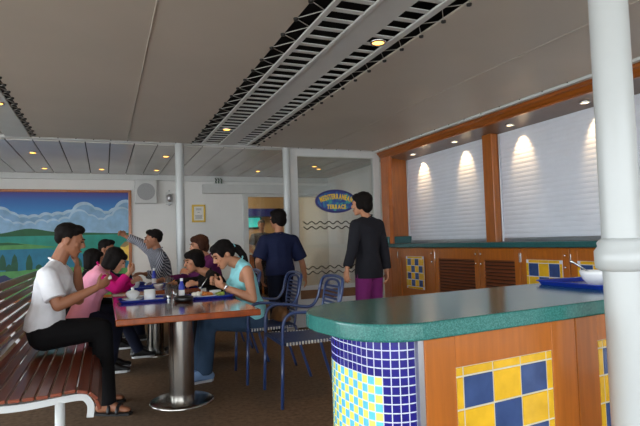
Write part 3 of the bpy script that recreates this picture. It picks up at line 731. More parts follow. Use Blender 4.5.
# ------------------------------------------------------------------ tables
TZ = .735
def table(label, x0, x1, y0, y1, px, py):
    t = thing('dining_table', label, 'table', (px,py,0), 0, 'varnished dining tables')
    MB().bev((x0,y0,TZ-.042),(x1,y1,TZ),.008).build('tabletop','table',t)
    MB().lathe([(.092,.02),(.092,TZ-.06)], (px,py,0), 40).build('pedestal','steel',t)
    MB().lathe([(.235,0),(.235,.010),(.22,.018),(.11,.024),(.09,.024)], (px,py,0), 48).build('base_plate','steel',t)
    MB().bev((px-.2,py-.2,TZ-.06),(px+.2,py+.2,TZ-.042),.004).build('mounting_plate','black',t)
table('long varnished wooden table on steel pedestal, nearest the camera', .058, .94, 3.37, 4.93, .53, 4.14)
table('second varnished wooden table, beyond the nearest one', .06, .885, 5.36, 6.76, .51, 6.12)
Z = TZ+.001
tray_at((.275,4.42,Z), .04, .35, .28, 'blue tray with lidded bowl and mug on nearest table\'s left side')
soup_bowl((.205,4.47,Z+.003), .053, .05, 'lidded white bowl on a saucer beside the mug, on the nearest table')
mug((.325,4.37,Z+.003), .043, .085, 'white mug on the blue tray beside the lidded bowl', 1.4)
ware('paper_napkin', [(.045,0),(.04,.004),(.001,.006)], 'paper', (.40,4.48,Z+.003), 'crumpled paper napkin on the tray beside the white mug', 'napkin', n=9)
for X, Y, r, h, lab in ((.462,4.34,.03,.125,'tall clear water glass beside the tray with the mug'),(.545,4.56,.029,.10,'shorter clear glass behind the black ashtray')):
    ware('water_glass', tumbler_prof(r,h), 'tumbler', (X,Y,Z), lab, 'glass', 'clear water glasses')
def card_bottle(loc, h, label):
    t = thing('sauce_bottle', label, 'bottle', loc, 0, 'blue bottles')
    MB().lathe([(.022,0),(.024,.006),(.024,h*.62),(.012,h*.78),(.010,h*.86)],(0,0,0),20).build('body','blue_plastic',t,world=False)
    MB().lathe([(.012,h*.86),(.012,h*.98),(.008,h)],(0,0,0),16).build('cap','china',t,world=False)
    MB().lathe([(.0245,h*.15),(.0245,h*.42)],(0,0,0),20).build('paper_label','paper',t,world=False)
card_bottle((.575,4.42,Z), .16, 'slim blue bottle behind the black ashtray on nearest table')
t = thing('ashtray','round black ashtray at the middle of the nearest table','ashtray',(.555,4.16,Z))
MB().lathe([(.062,0),(.070,.006),(.072,.036),(.062,.040),(.056,.036),(.052,.012),(.0001,.01)]).build('dish','black',t,world=False)
# woman's tray
tray_at((.775,4.36,Z), .03, .36, .28, 'blue tray with plate of rice before the woman in aqua')
ware('dinner_plate', plate_prof(.105), 'china', (.755,4.36,Z+.004), 'white plate of food before the woman in aqua', 'plate')
def blob(name, m_, loc, r, label, cat):
    rr = random.Random(len(label)); b = MB()
    for k in range(12): b.ball((rr.uniform(-.6,.6)*r, rr.uniform(-.6,.6)*r, rr.uniform(0,.3)*r), (r*rr.uniform(.3,.5), r*rr.uniform(.3,.5), r*rr.uniform(.25,.4)))
    o = b.build(name, m_, world=False, smooth=True); o.location = loc; tag(o, label, cat); o['kind']='stuff'
blob('rice','rice',(.69,4.36,Z+.02),.05,'mound of white rice on the plate before the woman in aqua','rice')
blob('fried_food','food_brown',(.765,4.35,Z+.02),.048,'brown fried food on the plate before the woman in aqua','food')
blob('salad','food_green',(.875,4.36,Z+.014),.042,'green salad on the tray before the woman in aqua','salad')
ware('side_bowl', bowl_prof(.05,.04), 'china', (.85,4.45,Z+.004), 'small white bowl beside the green salad', 'bowl')
# second table
for X, Y, w, lab in ((.26,5.72,.42,'blue tray with white bowls on the second table before the child in pink'),(.72,5.62,.34,'blue tray before the child in black, second table'),(.70,6.14,.34,'blue tray before the woman in purple, second table'),(.24,6.36,.36,'blue tray at the far left of the second table')):
    tray_at((X,Y,Z), 0, w, .28, lab)
ware('white_bowl', bowl_prof(.062,.06), 'china', (.27,5.68,Z+.004), 'white bowl on the tray before the child in pink', 'bowl')
ware('small_bowl', bowl_prof(.05,.045), 'china', (.50,5.56,Z), 'small white bowl between the trays on the second table', 'bowl')
ware('dinner_plate', plate_prof(.10), 'china', (.72,5.62,Z+.004), 'white plate before the child in black', 'plate')
ware('dinner_plate', plate_prof(.10), 'china', (.70,6.14,Z+.004), 'white plate before the woman in purple', 'plate')
card_bottle((.49,5.98,Z), .19, 'blue bottle with pale label on the second table')
def bread(loc, rz, l, label):
    b = MB(); b.ball((0,0,.02), (l,.028,.022), ico=ICO); o = b.build('bread_roll','bread',world=False); o.location = loc; o.rotation_euler=(0,0,rz); tag(o, label, 'bread', 'bread rolls')
bread((.19,6.34,Z+.004), .1, .09, 'long bread roll on the far left tray of the second table')
bread((.63,6.45,Z), .4, .05, 'bread roll near the far end of the second table')
bread((.72,6.16,Z+.01), .2, .07, 'bread roll on the plate before the woman in purple')
mug((.33,6.42,Z+.003), .04, .08, 'white mug at the far left of the second table', .5)
for X, Y, lab in ((.62,5.86,'clear glass beside the tray of the child in black'),(.60,5.44,'clear glass at the near edge of second table')):
    ware('water_glass', tumbler_prof(.03,.11), 'tumbler', (X,Y,Z), lab, 'glass', 'clear water glasses')

# ------------------------------------------------------------------ bench
t = thing('slatted_bench','long wooden slatted bench with white frame along the left','bench',(-.35,5,0))
BY0, BY1 = 3.0, 8.2
prof = []   # seat slat centres and tilt (x, z, angle)
for k in range(8): prof.append((-.60+.062*k, .425-.0+.012*((k-3.5)/3.5)**2, 0.0))
prof += [(-.108,.430,-.25),(-.058,.405,-.75),(-.035,.355,-1.25)]
b = MB(); rj = random.Random(3)
def slat(b, x, z, an, y0, y1, w=.052, th=.018):
    k = MB().bev((-w/2,y0,-th/2),(w/2,y1,th/2),.004); k.xf(Matrix.Translation((x,0,z)) @ Matrix.Rotation(-an,4,'Y')); b.add(k.v, k.f)
for x, z, an in prof: slat(b, x, z, an, BY0+rj.uniform(0,.01), BY1)
b.build('seat','bench',t)
b = MB()
for k in range(7): slat(b, -.655-.019*k, .475+.066*k, 1.30, 3.0, BY1, .0655)
b.build('backrest','bench',t)
for y in (3.06, 5.0, 6.9, 8.1):
    fr = MB()
    pts = [(-.80,y,.87),(-.76,y,.70),(-.70,y,.50),(-.665,y,.43),(-.60,y,.396),(-.4,y,.382),(-.2,y,.396),(-.115,y,.398),(-.085,y,.380),(-.070,y,.345),(-.074,y,.29)]
    pts = crom([V(p) for p in pts], 5)
    k = len(pts); vs = []
    for i in range(k):
        d_ = (pts[min(i+1,k-1)]-pts[max(i-1,0)]).normalized(); n_ = V((0,1,0)).cross(d_)*.017; w = V((0,.022,0))
        vs += [pts[i]-w-n_, pts[i]+w-n_, pts[i]+w+n_, pts[i]-w+n_]
    fr.add(vs, [(0,1,2,3),(4*k-1,4*k-2,4*k-3,4*k-4)]+[(4*i+j,4*i+4+j,4*i+4+(j+1)%4,4*i+(j+1)%4) for i in range(k-1) for j in range(4)])
    fr.build('frame_rib','white_metal',t)
    for x in (-.215, -.62): MB().tube([(x,y,.0),(x,y,.386)], .024, 16).build('leg','white_metal',t)

# ------------------------------------------------------------------ blue armchairs (local frame: +X is the front)
def make_chair(label):
    t = thing('metal_armchair', label, 'chair', (0,0,0), 0, 'blue metal armchairs')
    R_ = .0125
    for s in (-1, 1):
        # front leg runs up into the arm and on into the back loop
        MB().tube([(.24,s*.27,0),(.225,s*.265,.44)], R_, 12).build('leg','chair_blue',t,world=False)
        MB().tube([(-.325,s*.225,0),(-.245,s*.215,.25),(-.20,s*.205,.44)], R_, 12, smooth=4).build('leg','chair_blue',t,world=False)
        MB().tube([(.225,s*.265,.44),(.222,s*.268,.56),(.20,s*.275,.63),(.14,s*.28,.662),(.02,s*.278,.655),(-.10,s*.268,.632),(-.17,s*.255,.64),(-.215,s*.247,.70),(-.235,s*.245,.77)], R_, 12, smooth=5).build('armrest','chair_blue',t,world=False)
    b = MB(); b.tube([(-.235,-.245,.77),(-.25,-.235,.835),(-.265,-.19,.875),(-.275,0,.89),(-.265,.19,.875),(-.25,.235,.835),(-.235,.245,.77)], R_, 12, smooth=5)
    b.tube([(-.205,-.165,.45),(-.225,-.17,.60),(-.245,-.165,.75),(-.262,-.13,.84),(-.27,0,.862),(-.262,.13,.84),(-.245,.165,.75),(-.225,.17,.60),(-.205,.165,.45)], .010, 10, smooth=5)
    b = b.build('back_frame','chair_blue',t,world=False)
    s_ = MB()
    for k in range(11):
        z = .50+.031*k; x = -.212-.055*((z-.45)/.4)**1.2; w = .163 if z < .74 else .163-.05*((z-.74)/.1)**2
        s_.bev((x-.006,-w,z-.008),(x+.006,w,z+.008),.002)
    s_.build('backrest_slats','chair_blue',t,world=False)
    b = MB(); b.tube([(.225,-.255,.44),(.225,.255,.44),(-.20,.205,.44),(-.20,-.205,.44)], .012, 10, close=True)
    for k in range(13):
        y = -.215+.036*k; b.bev((-.19,y-.013,.436),(.222,y+.013,.446),.003)
    b.build('seat','chair_blue',t,world=False)
    for s in (-1,1):
        e = MB()
        for k in range(16):
            u = k/15; x = .19-.36*u; y = s*(.262-.046*(1-(x+.2)/.425)) ; e.bev((x-.006,y-.006,.428),(x+.006,y+.006,.452),.003)
        e.build('edge_binding','chair_edge',t,world=False)
    return t
ch = make_chair('blue metal armchair nearest the tiled counter, its seat empty')
ch.location = (1.40,3.98,0); ch.rotation_euler = (0,0,PI-.18+.36)
def rz(deg): return math.radians(deg)
ch.location = (1.395,3.86,0); ch.rotation_euler = (0,0,rz(177))
c2 = dup(ch, (1.335,4.60,0), rz(177), 'blue metal armchair the woman in aqua sits on')
c3 = dup(ch, (1.17,5.33,0), rz(178), 'blue metal armchair of the child in black')
c4 = dup(ch, (1.20,6.06,0), rz(178), 'blue metal armchair of the woman in purple')
c5 = dup(ch, (.76,7.2,0), rz(180), 'blue metal armchair of the man in striped shirt')

# ================================================================== PEOPLE
def sph(c, r, ico=ICO2[0]):
    c = V(c); r = V((r,r,r)) if not hasattr(r,'__len__') else V(r)
    return [c+V((p.x*r.x,p.y*r.y,p.z*r.z)) for p in ico]
def ell(c, r, B): # ellipsoid with basis B (right, fwd, up)
    return [c+B[0]*(p.x*r[0])+B[1]*(p.y*r[1])+B[2]*(p.z*r[2]) for p in ICO2[0]]
def ring(c, d, r, B=None, n=20, r2=None):
    d = d.normalized(); u = d.orthogonal().normalized() if B is None else (B-d*B.dot(d)).normalized(); w = d.cross(u)
    return [c+u*math.cos(2*PI*i/n)*r+w*math.sin(2*PI*i/n)*(r2 or r) for i in range(n)]
def remesh(mb, name, m_, parent, vox, it=3, shade=True):
    me = bpy.data.meshes.new('tmp'); me.from_pydata([tuple(p) for p in mb.v], [], mb.f); o = bpy.data.objects.new('tmp', me); C.objects.link(o)
    r = o.modifiers.new('r','REMESH'); r.mode='VOXEL'; r.voxel_size=vox; r.adaptivity=0
    s = o.modifiers.new('s','SMOOTH'); s.factor=.5; s.iterations=it
    dg = bpy.context.evaluated_depsgraph_get(); res = bpy.data.meshes.new_from_object(o.evaluated_get(dg))
    bpy.data.objects.remove(o); bpy.data.meshes.remove(me)
    o0 = ORG[parent]; res.transform(Matrix.Translation(-o0)); res.name = name; res.materials.clear(); res.materials.append(M[m_])
    res.polygons.foreach_set('use_smooth',[True]*len(res.polygons)); res.polygons.foreach_set('material_index',[0]*len(res.polygons))
    k = bpy.data.objects.new(name, res); C.objects.link(k); k.parent = parent; ORG[k] = o0; return k
def seg(mb, a, ra, b, rb): mb.hull(sph(a,ra)+sph(b,rb))
def rot_to(d, n, a): return d*math.cos(a)+n*math.sin(a)
def hand(mb, wr, d, n, side, s=1.0, curl=.5, spread=.12, pinch=False):
    d = d.normalized(); n = (n-d*n.dot(d)).normalized(); th = d.cross(n) if side=='R' else n.cross(d)
    pc = wr+d*.05*s
    B = (th, d, n)
    mb.hull(ell(wr+d*.015*s,(.026*s,.02*s,.016*s),B)+ell(wr+d*.075*s,(.040*s,.018*s,.013*s),B)+ell(wr+d*.045*s,(.038*s,.03*s,.016*s),B))
    for k, (off, L_) in enumerate(((.030,.070),(.011,.080),(-.009,.074),(-.028,.058))):
        p = wr+d*(.082-.004*abs(k-1))*s+th*off*s; ang = curl*.5+.05*k; dd_ = (d+th*(spread*(1.2-k)*.5)).normalized(); r = .0092*s
        for j, f in enumerate((.45,.32,.25)):
            q = p+rot_to(dd_, n, ang)*L_*s*f; seg(mb, p, r, q, r*.92); p = q; r *= .92; ang += curl*(1.0 if not(pinch and k<2) else .6)
    p = wr+d*.028*s+th*.028*s; v = (d*.6+th*.7+n*.35).normalized()
    q = p+v*.036*s; seg(mb,p,.0125*s,q,.0105*s); v2 = (d*.85+th*.25+n*.45).normalized(); q2 = q+v2*.030*s; seg(mb,q,.0105*s,q2,.0085*s)
def basis(fwd, up):
    up = up.normalized(); r = fwd.cross(up).normalized(); f = up.cross(r); return (r, f, up)
def person(label, J, fwd, s=1.0, fem=False, skin='skin', hairm='hair', hair='short', shirt='tshirt', sleeve=.7, trous='trouser_k', shoes='shoe', look=None, headup=None, hs=1.0,
           near=True, belly=0, hem=.075, legs=True, vest=None, loose=.012, hands=True, curlL=.7, curlR=.7, group=None, face=True):
    """J: pel, nk, hd and per side sh el wr hd_d (hand direction) hd_n (palm normal) hip kn an toe, all world points"""
    J = {k: (V(v) if v is not None else None) for k, v in J.items()}
    pel, nk, hd = J['pel'], J['nk'], J['hd']; fwd = V(fwd); up = (nk-pel).normalized(); B = basis(fwd, up); r, f, u = B
    look = V(look) if look else fwd
    sw = (.165 if fem else .185)*s; hw = .085*s
    root = thing('person', label, 'person', (pel.x, pel.y, 0), 0, group)
    side = {'L':-1,'R':1}
    for k, sg in side.items():
        J.setdefault('sh'+k, nk-u*.055*s+r*sw*sg); J.setdefault('hip'+k, pel+r*hw*sg-u*.02*s)
    L_ = (nk-pel).length
    ch_c = pel.lerp(nk,.68)+f*.005*s; wa = pel.lerp(nk,.32)
    cw = (.142 if fem else .16)*s; ww = (.118 if fem else .142)*s
    def torso(mb, o, hips=True):
        SL, SR = (J['shL'].lerp(nk,.3), J['shR'].lerp(nk,.3)) if (not hips and sleeve == 0) else (J['shL'], J['shR'])
        if hips: mb.hull(ell(pel,(.165*s+o,.112*s+o,.10*s+o),B)+ell(wa+f*belly,(ww+o,.098*s+o+belly,.08*s+o),B))
        mb.hull(ell(wa+f*belly,(ww+o,.098*s+o+belly,.08*s+o),B)+ell(ch_c,(cw+o,.112*s+o,.13*s+o),B))
        mb.hull(ell(ch_c,(cw+o,.108*s+o,.12*s+o),B)+sph(SL,.052*s+o)+sph(SR,.052*s+o))
        mb.hull(sph(nk-u*.02*s,.058*s+o*.2)+sph(SL,.045*s+o)+sph(SR,.045*s+o))
        if fem and s > .85:
            for sg in (-1,1): mb.ball(ch_c+f*.085*s+r*.07*s*sg-u*.02*s, .058*s+o)
    # ---- body: one continuous surface
    mb = MB(); torso(mb, 0)
    HB0 = basis(look, V(headup) if headup else (V((0,0,1))*.8+u*.2)); hr, hf, hu = HB0; h = s**.35*hs if s < 1 else hs
    seg(mb, nk-u*.02*s, .058*s, hd-hu*.06*h-hf*.018*h, .050*s)
    def hp(x, y, z): return hd+hr*x*h+hf*y*h+hu*z*h
    def he(mb, c, rad): mb.add(ell(hp(*c), [q*h for q in rad], HB0), ICO2[1])
    he(mb,(0,-.012,.032),(.073,.093,.084))
    mb.hull(ell(hp(0,.022,.02),(.064*h,.066*h,.06*h),HB0)+ell(hp(0,.035,-.055),(.05*h,.048*h,.035*h),HB0)+ell(hp(0,.062,-.095),(.022*h,.02*h,.016*h),HB0)+ell(hp(0,-.02,-.05),(.056*h,.045*h,.03*h),HB0))
    mb.hull(ell(hp(0,.088,.012),(.009*h,.008*h,.01*h),HB0)+ell(hp(0,.106,-.024),(.011*h,.010*h,.009*h),HB0)+ell(hp(0,.084,-.034),(.017*h,.01*h,.008*h),HB0))
    he(mb,(0,.083,.026),(.05,.012,.010)); he(mb,(0,.078,-.062),(.024,.014,.012))
    for sg in (-1,1): he(mb,(.072*sg,-.008,-.004),(.012,.022,.033)); he(mb,(.038*sg,.062,-.018),(.018,.014,.016))
    for k in side:
        sh, el, wr = J['sh'+k], J.get('el'+k), J.get('wr'+k)
        if el is None: continue
        seg(mb, sh, .050*s, sh.lerp(el,.35), .047*s); seg(mb, sh.lerp(el,.35), .047*s, el, .038*s)
        seg(mb, el, .038*s, el.lerp(wr,.3), .041*s); seg(mb, el.lerp(wr,.3), .041*s, wr, .026*s)
        if hands: hand(mb, wr, V(J.get('hd'+k) or (wr-el)), V(J.get('hn'+k) or (0,0,-1)), k, s*.98, curlL if k=='L' else curlR)
    if legs:
        for k in side:
            hip, kn, an, toe = J['hip'+k], J['kn'+k], J['an'+k], J['toe'+k]
            seg(mb, hip, .088*s, kn, .058*s); seg(mb, kn, .057*s, kn.lerp(an,.3), .058*s); seg(mb, kn.lerp(an,.3), .058*s, an, .038*s)
            fd = (toe-an); fd.z = 0; fd.normalize(); hl = an-fd*.045*s; hl.z = toe.z+.012*s
            mb.hull(sph(an,.036*s)+sph(hl,.030*s)+sph(toe-fd*.06*s+V((0,0,.012*s)),(.036*s,.036*s,.026*s))); mb.hull(sph(toe-fd*.06*s+V((0,0,.010*s)),(.038*s,.038*s,.024*s))+sph(toe,(.032*s,.032*s,.018*s)))
    remesh(mb, 'body', skin, root, .0055 if near else .0075, 3)
    # ---- face
    if face:
        for sg in (-1,1):
            e = MB(); e.add(ell(hp(.031*sg,.0865,.006),[.0125*h,.006*h,.006*h],HB0), ICO2[1]); e.build('eye','eye',root,smooth=True)
            e = MB(); e.tube([hp(.015*sg,.0965,.024),hp(.032*sg,.096,.030),hp(.05*sg,.084,.025)],.0035*h,6); e.build('eyebrow','eye',root)
        e = MB(); e.tube([hp(-.022,.084,-.064),hp(0,.0935,-.062),hp(.022,.084,-.064)],[.003*h,.006*h,.003*h],6); e.build('mouth','lip',root)
    # ---- hair
    hb = MB()
    def hhe(c, rad): he(hb, c, rad)
    if hair in ('short','shortb'):
        hhe((0,-.022,.052),(.081,.094,.078)); hhe((0,-.058,.018),(.070,.048,.062)); hhe((0,.035,.088),(.062,.052,.036))
        for sg in (-1,1): hhe((.068*sg,-.01,.035),(.012,.03,.04))
    elif hair == 'full':
        hhe((0,-.022,.050),(.092,.102,.088)); hhe((0,-.058,-.01),(.082,.062,.085)); hhe((0,.04,.075),(.072,.056,.045))
        for sg in (-1,1): hhe((.072*sg,-.005,.0),(.022,.045,.06))
    elif hair == 'bob':
        hhe((0,-.02,.05),(.090,.100,.085)); hb.hull(ell(hp(0,-.04,.03),(.088*h,.075*h,.05*h),HB0)+ell(hp(0,-.045,-.085),(.082*h,.058*h,.03*h),HB0))
        for sg in (-1,1): hb.hull(ell(hp(.07*sg,.012,.04),(.022*h,.045*h,.03*h),HB0)+ell(hp(.072*sg,.005,-.08),(.018*h,.038*h,.02*h),HB0))
        hhe((0,.055,.065),(.066,.044,.038))
    elif hair == 'pony':
        hhe((0,-.02,.048),(.084,.098,.084)); hhe((0,-.05,.01),(.078,.058,.075)); hhe((0,.045,.078),(.066,.05,.04))
        for sg in (-1,1): hb.hull(ell(hp(.066*sg,.045,.045),(.016*h,.03*h,.02*h),HB0)+ell(hp(.068*sg,.040,.0),(.010*h,.018*h,.018*h),HB0))
        for sg in (-1,1): hb.hull(ell(hp(.064*sg,.0,.05),(.02*h,.06*h,.03*h),HB0)+ell(hp(.066*sg,-.045,-.005),(.018*h,.03*h,.03*h),HB0))
        a = hp(0,-.115,.02); hb.hull(sph(hp(0,-.09,.03),.035*h)+sph(a,.022*h))
        t0 = [a, a+V((.035,0,-.02)), a+V((.085,-.01,-.085)), a+V((.13,-.02,-.20))]; rads = [.024,.036,.032,.012]
        for i in range(3): seg(hb, t0[i], rads[i]*h, t0[i+1], rads[i+1]*h)
    hobj = remesh(hb, 'hair', hairm, root, .007, 2)
    if hair == 'pony':
        e = MB(); c_ = hp(0,-.118,.018); e.tube([c_+p for p in [hr*.024*math.cos(a)+hu*.024*math.sin(a) for a in np.linspace(0,2*PI,12,endpoint=False)]], .006, 6, close=True); e.build('hair_band','aqua',hobj)
    # ---- shirt
    sb = MB(); o = loose
    torso(sb, o, False)
    sb.hull(ell(wa+f*belly,(ww+o,.1*s+o+belly,.06*s+o),B)+ring(pel-u*hem*s,u,.165*s+o*1.1,r,24,.112*s+o*1.1)+ring(pel+u*(.075-hem)*s,u,.168*s+o*1.1,r,24,.116*s+o*1.1))
    for k in side:
        sh, el, wr = J['sh'+k], J.get('el'+k), J.get('wr'+k)
        if el is None or sleeve == 0: continue
        if sleeve <= 1:
            e = sh.lerp(el, sleeve); sb.hull(sph(sh,.056*s+o)+ring(e, el-sh, .052*s+o*1.4))
        else:
            sb.hull(sph(sh,.054*s+o)+sph(el,.042*s+o)); sb.hull(sph(el,.042*s+o)+ring(el.lerp(wr,sleeve-1), wr-el, .034*s+o))
    so = remesh(sb, 'shirt', shirt, root, .008, 4)
    c_ = MB(); c_.tube(ring(nk+u*.012*s-hf*.004, (hd-nk), .056*s+o*.1), .007*s, 6, close=True); c_.build('collar', shirt, so)
    if vest:
        vb = MB(); torso(vb, o+.012); vb.hull(ell(wa,(ww+o+.012,.1*s+o+.012,.06*s),B)+ring(pel-u*(hem+.02)*s,u,.20*s+o,r,24,.145*s+o)); remesh(vb,'vest',vest,root,.008,3)
    # ---- trousers
    if legs:
        tb = MB(); to = .012
        tb.hull(ell(pel,(.165*s+to,.112*s+to,.10*s),B)+sph(J['hipL'],.090*s+to)+sph(J['hipR'],.090*s+to))
        for k in side:
            hip, kn, an = J['hip'+k], J['kn'+k], J['an'+k]
            seg(tb, hip, .092*s+to, kn, .062*s+to); e = an-(kn-an).normalized()*.012; tb.hull(sph(kn,.062*s+to)+ring(e, an-kn, .056*s+to)); 
        remesh(tb, 'trousers', trous, root, .008, 4)
        for k in side:
            an, toe = J['an'+k], J['toe'+k]; fd = toe-an; fd.z = 0; fd.normalize(); g = V((0,0,1)); rr_ = fd.cross(g)
            zf = toe.z-.02*s
            if shoes == 'sandal':
                q = MB(); pts = [an-fd*.08*s, toe+fd*.04*s]; 
                outl = [an-fd*.075+rr_*.03, an-fd*.085, an-fd*.075-rr_*.03, toe-fd*.05-rr_*.046, toe+fd*.03-rr_*.03, toe+fd*.045, toe+fd*.03+rr_*.03, toe-fd*.05+rr_*.046]
                q.prism([(p.x,p.y) for p in outl], zf-.012, zf+.004); so_ = q.build('sandal','shoe',root)
                for kk, bk in ((-.05,.0),(-.09,-.02)):
                    c0 = toe+fd*kk; q = MB(); q.tube([V((c0.x,c0.y,zf))+rr_*.047*math.cos(a)+g*(.052 if kk>-.06 else .066)*math.sin(a)+fd*bk for a in np.linspace(0,PI,12)], .013, 6); q.build('strap','shoe',so_)
            else:
                q = MB(); hl = an-fd*.05*s; hl.z = zf+.035*s
                q.hull(sph(an,.042*s+.006)+sph(hl,.036*s+.004)+sph(toe-fd*.06*s+g*.012,(.044*s,.044*s,.032*s))); q.hull(sph(toe-fd*.06*s+g*.01,(.045*s,.045*s,.030*s))+sph(toe+fd*.008,(.038*s,.038*s,.024*s)))
                if shoes == 'boot': q.hull(sph(an,.046*s)+ring(an+(J['kn'+k]-an).normalized()*.09*s, J['kn'+k]-an, .054*s))
                so_ = remesh(q,'boot' if shoes=='boot' else 'shoe','shoe' if shoes!='trainer' else 'shoe_b',root,.007,2)
                q = MB(); outl = [hl+rr_*.034*s, hl-fd*.034*s, hl-rr_*.034*s, toe-fd*.06*s-rr_*.046*s, toe-rr_*.036*s+fd*.01, toe+fd*.042*s, toe+rr_*.036*s+fd*.01, toe-fd*.06*s+rr_*.046*s]
                q.prism([(p.x,p.y) for p in outl], max(.001,zf-.012), zf+.010); q.build('sole','sole',so_)
    return root, hp
def A(x, y, Y): return at(x, y, Y)
def FZ(v, z): v = V(v); v.z = z; return v
PX = V((1,0,0))
# 1 man in the white T-shirt on the bench, hand at his mouth, the other holding a white spoon
an1, an2 = FZ(A(106,396,4.06),.085), FZ(A(101,386,4.36),.085)
p1, hp1 = person('man in white T-shirt and black trousers sitting on the bench, hand at mouth', dict(
    pel=A(44,327,4.2), nk=A(57,263,4.2), hd=A(69.5,240.5,4.2),
    shR=A(47,276,4.02), elR=A(58,306,3.94), wrR=A(96,288,3.98), hdR=A(110,280,4.0)-A(96,288,3.98), hnR=(.1,.8,.6),
    shL=A(62,273,4.38), elL=A(79,300,4.40), wrL=A(77.5,268,4.30), hdL=A(76,250,4.25)-A(77.5,268,4.30), hnL=(-.9,-.2,0),
    hipR=A(44,336,4.10), knR=A(102,329,4.08), anR=an1, toeR=FZ(an1+V((.13,-.06,0)),.034),
    hipL=A(44,334,4.30), knL=A(98,327,4.34), anL=an2, toeL=FZ(an2+V((.13,-.02,0)),.034)), (1,0,.0), look=(1,-.05,-.28), headup=(.25,0,1), hem=.03, skin='skin2', shirt='tshirt', sleeve=.78, shoes='sandal', belly=.0, loose=.013, curlL=.5, curlR=.75)
c0 = A(108,279,4.0); b = MB(); b.tube([c0+V((-.02,.0,.0)),c0+V((.02,.01,.012))],[.012,.016],8); b.ball(c0+V((.0,.0,.008)),(.024,.014,.014)); tag(b.build('tissue','paper',org=c0),'crumpled white tissue in the hand of the man in white T-shirt','tissue')
# 2 girl in the pink vest
an1, an2 = V((.03,5.36,.09)), V((.05,5.56,.09))
person('girl in pale pink vest over magenta sleeves leaning over the table, eating', dict(
    pel=A(84,313,5.35), nk=A(100,268,5.35), hd=A(115,260.5,5.33),
    shR=A(98,277,5.20), elR=A(116,289,5.14), wrR=A(128,274,5.2), hdR=V((.05,.02,.05)), hnR=(-.6,.6,.2),
    shL=A(103,274,5.5), elL=A(124,287,5.5), wrL=A(134,281,5.42), hnL=(0,-.6,-.4),
    knR=A(117,326,5.32), anR=an1, toeR=FZ(an1+V((.15,-.02,0)),.030), knL=A(116,324,5.5), anL=an2, toeL=FZ(an2+V((.15,.02,0)),.030)),
    (1,0,-.3), s=.86, fem=True, skin='skin3', hair='bob', shirt='magenta', sleeve=1.85, vest='pinkv', trous='denim_k', shoes='boot', look=(1,-.1,-.55), headup=(.5,0,1))
# 3, 4 children further along the bench
an1 = FZ(A(120,330,6.0),.09)
def sit_bench(label, hx, hy, Y, s, **k):
    hd = A(hx,hy,Y); pel = V((-.30,Y,.53)); nk = V((hd.x-.055,Y,hd.z-.15*s)); kn = V((.14,Y,.50)); 
    J = dict(pel=pel, nk=nk, hd=hd)
    for sd, dy in (('R',-.1),('L',.1)):
        J['kn'+sd] = kn+V((0,dy,0)); J['an'+sd] = V((.12+k.get('fx',0),Y+dy+k.get('fx',0)*.4,.09)); J['toe'+sd] = V((.27+k.get('fx',0),Y+dy+k.get('fx',0)*.4,.03)); J['el'+sd] = V((nk.x+.12,Y+dy*2.1,.80)); J['wr'+sd] = V((nk.x+.33,Y+dy*1.1,.80)); J['hn'+sd] = V((0,-dy,-.1))
    k.pop('fx',0); return person(label, J, (1,0,0), s=s, near=False, **k)
sit_bench('child with black bob partly hidden behind the white T-shirt man\'s hand', 94,260,5.95,.8, fem=True, skin='skin3', hair='bob', shirt='blackt', sleeve=1.9, trous='denim_k', shoes='boot', fx=.2, look=(1,.2,-.3))
sit_bench('dark-haired person behind the girl in pink, face towards the table', 107,249.5,6.65,.9, skin='skin2', hair='short', shirt='navy', sleeve=1.9, trous='trouser_k', look=(1,-.5,-.1))
# 5 man in the striped shirt pointing at the mural
an1, an2 = V((.40,7.02,.085)), V((.40,7.28,.085)); Y5 = 7.15
person('man in grey striped shirt pointing at the mural with a raised arm', dict(
    pel=V((.74,Y5,.56)), nk=A(158,250,Y5), hd=A(153.5,239.5,Y5),
    shR=A(152,252.5,Y5+.14), elR=A(140,242.5,Y5+.22), wrR=A(126,236.5,Y5+.24), hdR=A(118,231,Y5+.24)-A(126,236.5,Y5+.24), hnR=(-.4,-.8,-.3),
    shL=A(161,256,Y5-.17), elL=A(157,276,Y5-.24), wrL=A(145,274,Y5-.28), hnL=(0,0,-1),
    knL=V((.36,7.03,.52)), anL=an1, toeL=V((.24,7.02,.03)), knR=V((.36,7.28,.52)), anR=an2, toeR=V((.24,7.28,.03))),
    (-1,0,.12), skin='skin2', hair='short', shirt='stripe', sleeve=1.85, trous='navy_d', look=(-1,.12,.0), hs=1.08, near=True, curlR=1.1, loose=.018)
# 6 woman in purple, 7 child in black on the right of the second table
def sit_right(label, hx, hy, Y, s, pelx, tilt, el, wrL, wrR, look, **k):
    hd = A(hx,hy,Y); pel = V((pelx,Y,.55)); nk = hd+V((.085*tilt,0,-.135*s)); J = dict(pel=pel, nk=nk, hd=hd)
    for sd, dy in (('L',-.1),('R',.1)):
        J['kn'+sd] = V((pelx-.42*s,Y+dy,.54)); J['an'+sd] = V((pelx-.42*s,Y+dy,.09)); J['toe'+sd] = V((pelx-.57*s,Y+dy,.03)); J['el'+sd] = V((nk.x+el[0],Y+dy*2.2,el[1])); J['wr'+sd] = V(wrL) if sd=='L' else V(wrR); J['hn'+sd] = V((0,-dy*8,-.6))
    return person(label, J, (-1,0,0), s=s, look=look, **k)
sit_right('woman with short brown hair in a purple top, hand near her mouth', 199,246,6.05,.97,1.20,1.0,(-.10,.80),tuple(A(189,273,5.93)),(.62,6.15,.78),(-1,-.25,-.2), fem=True, skin='skin', hairm='hair_b', hair='full', shirt='purple', sleeve=1.9, trous='trouser_k')
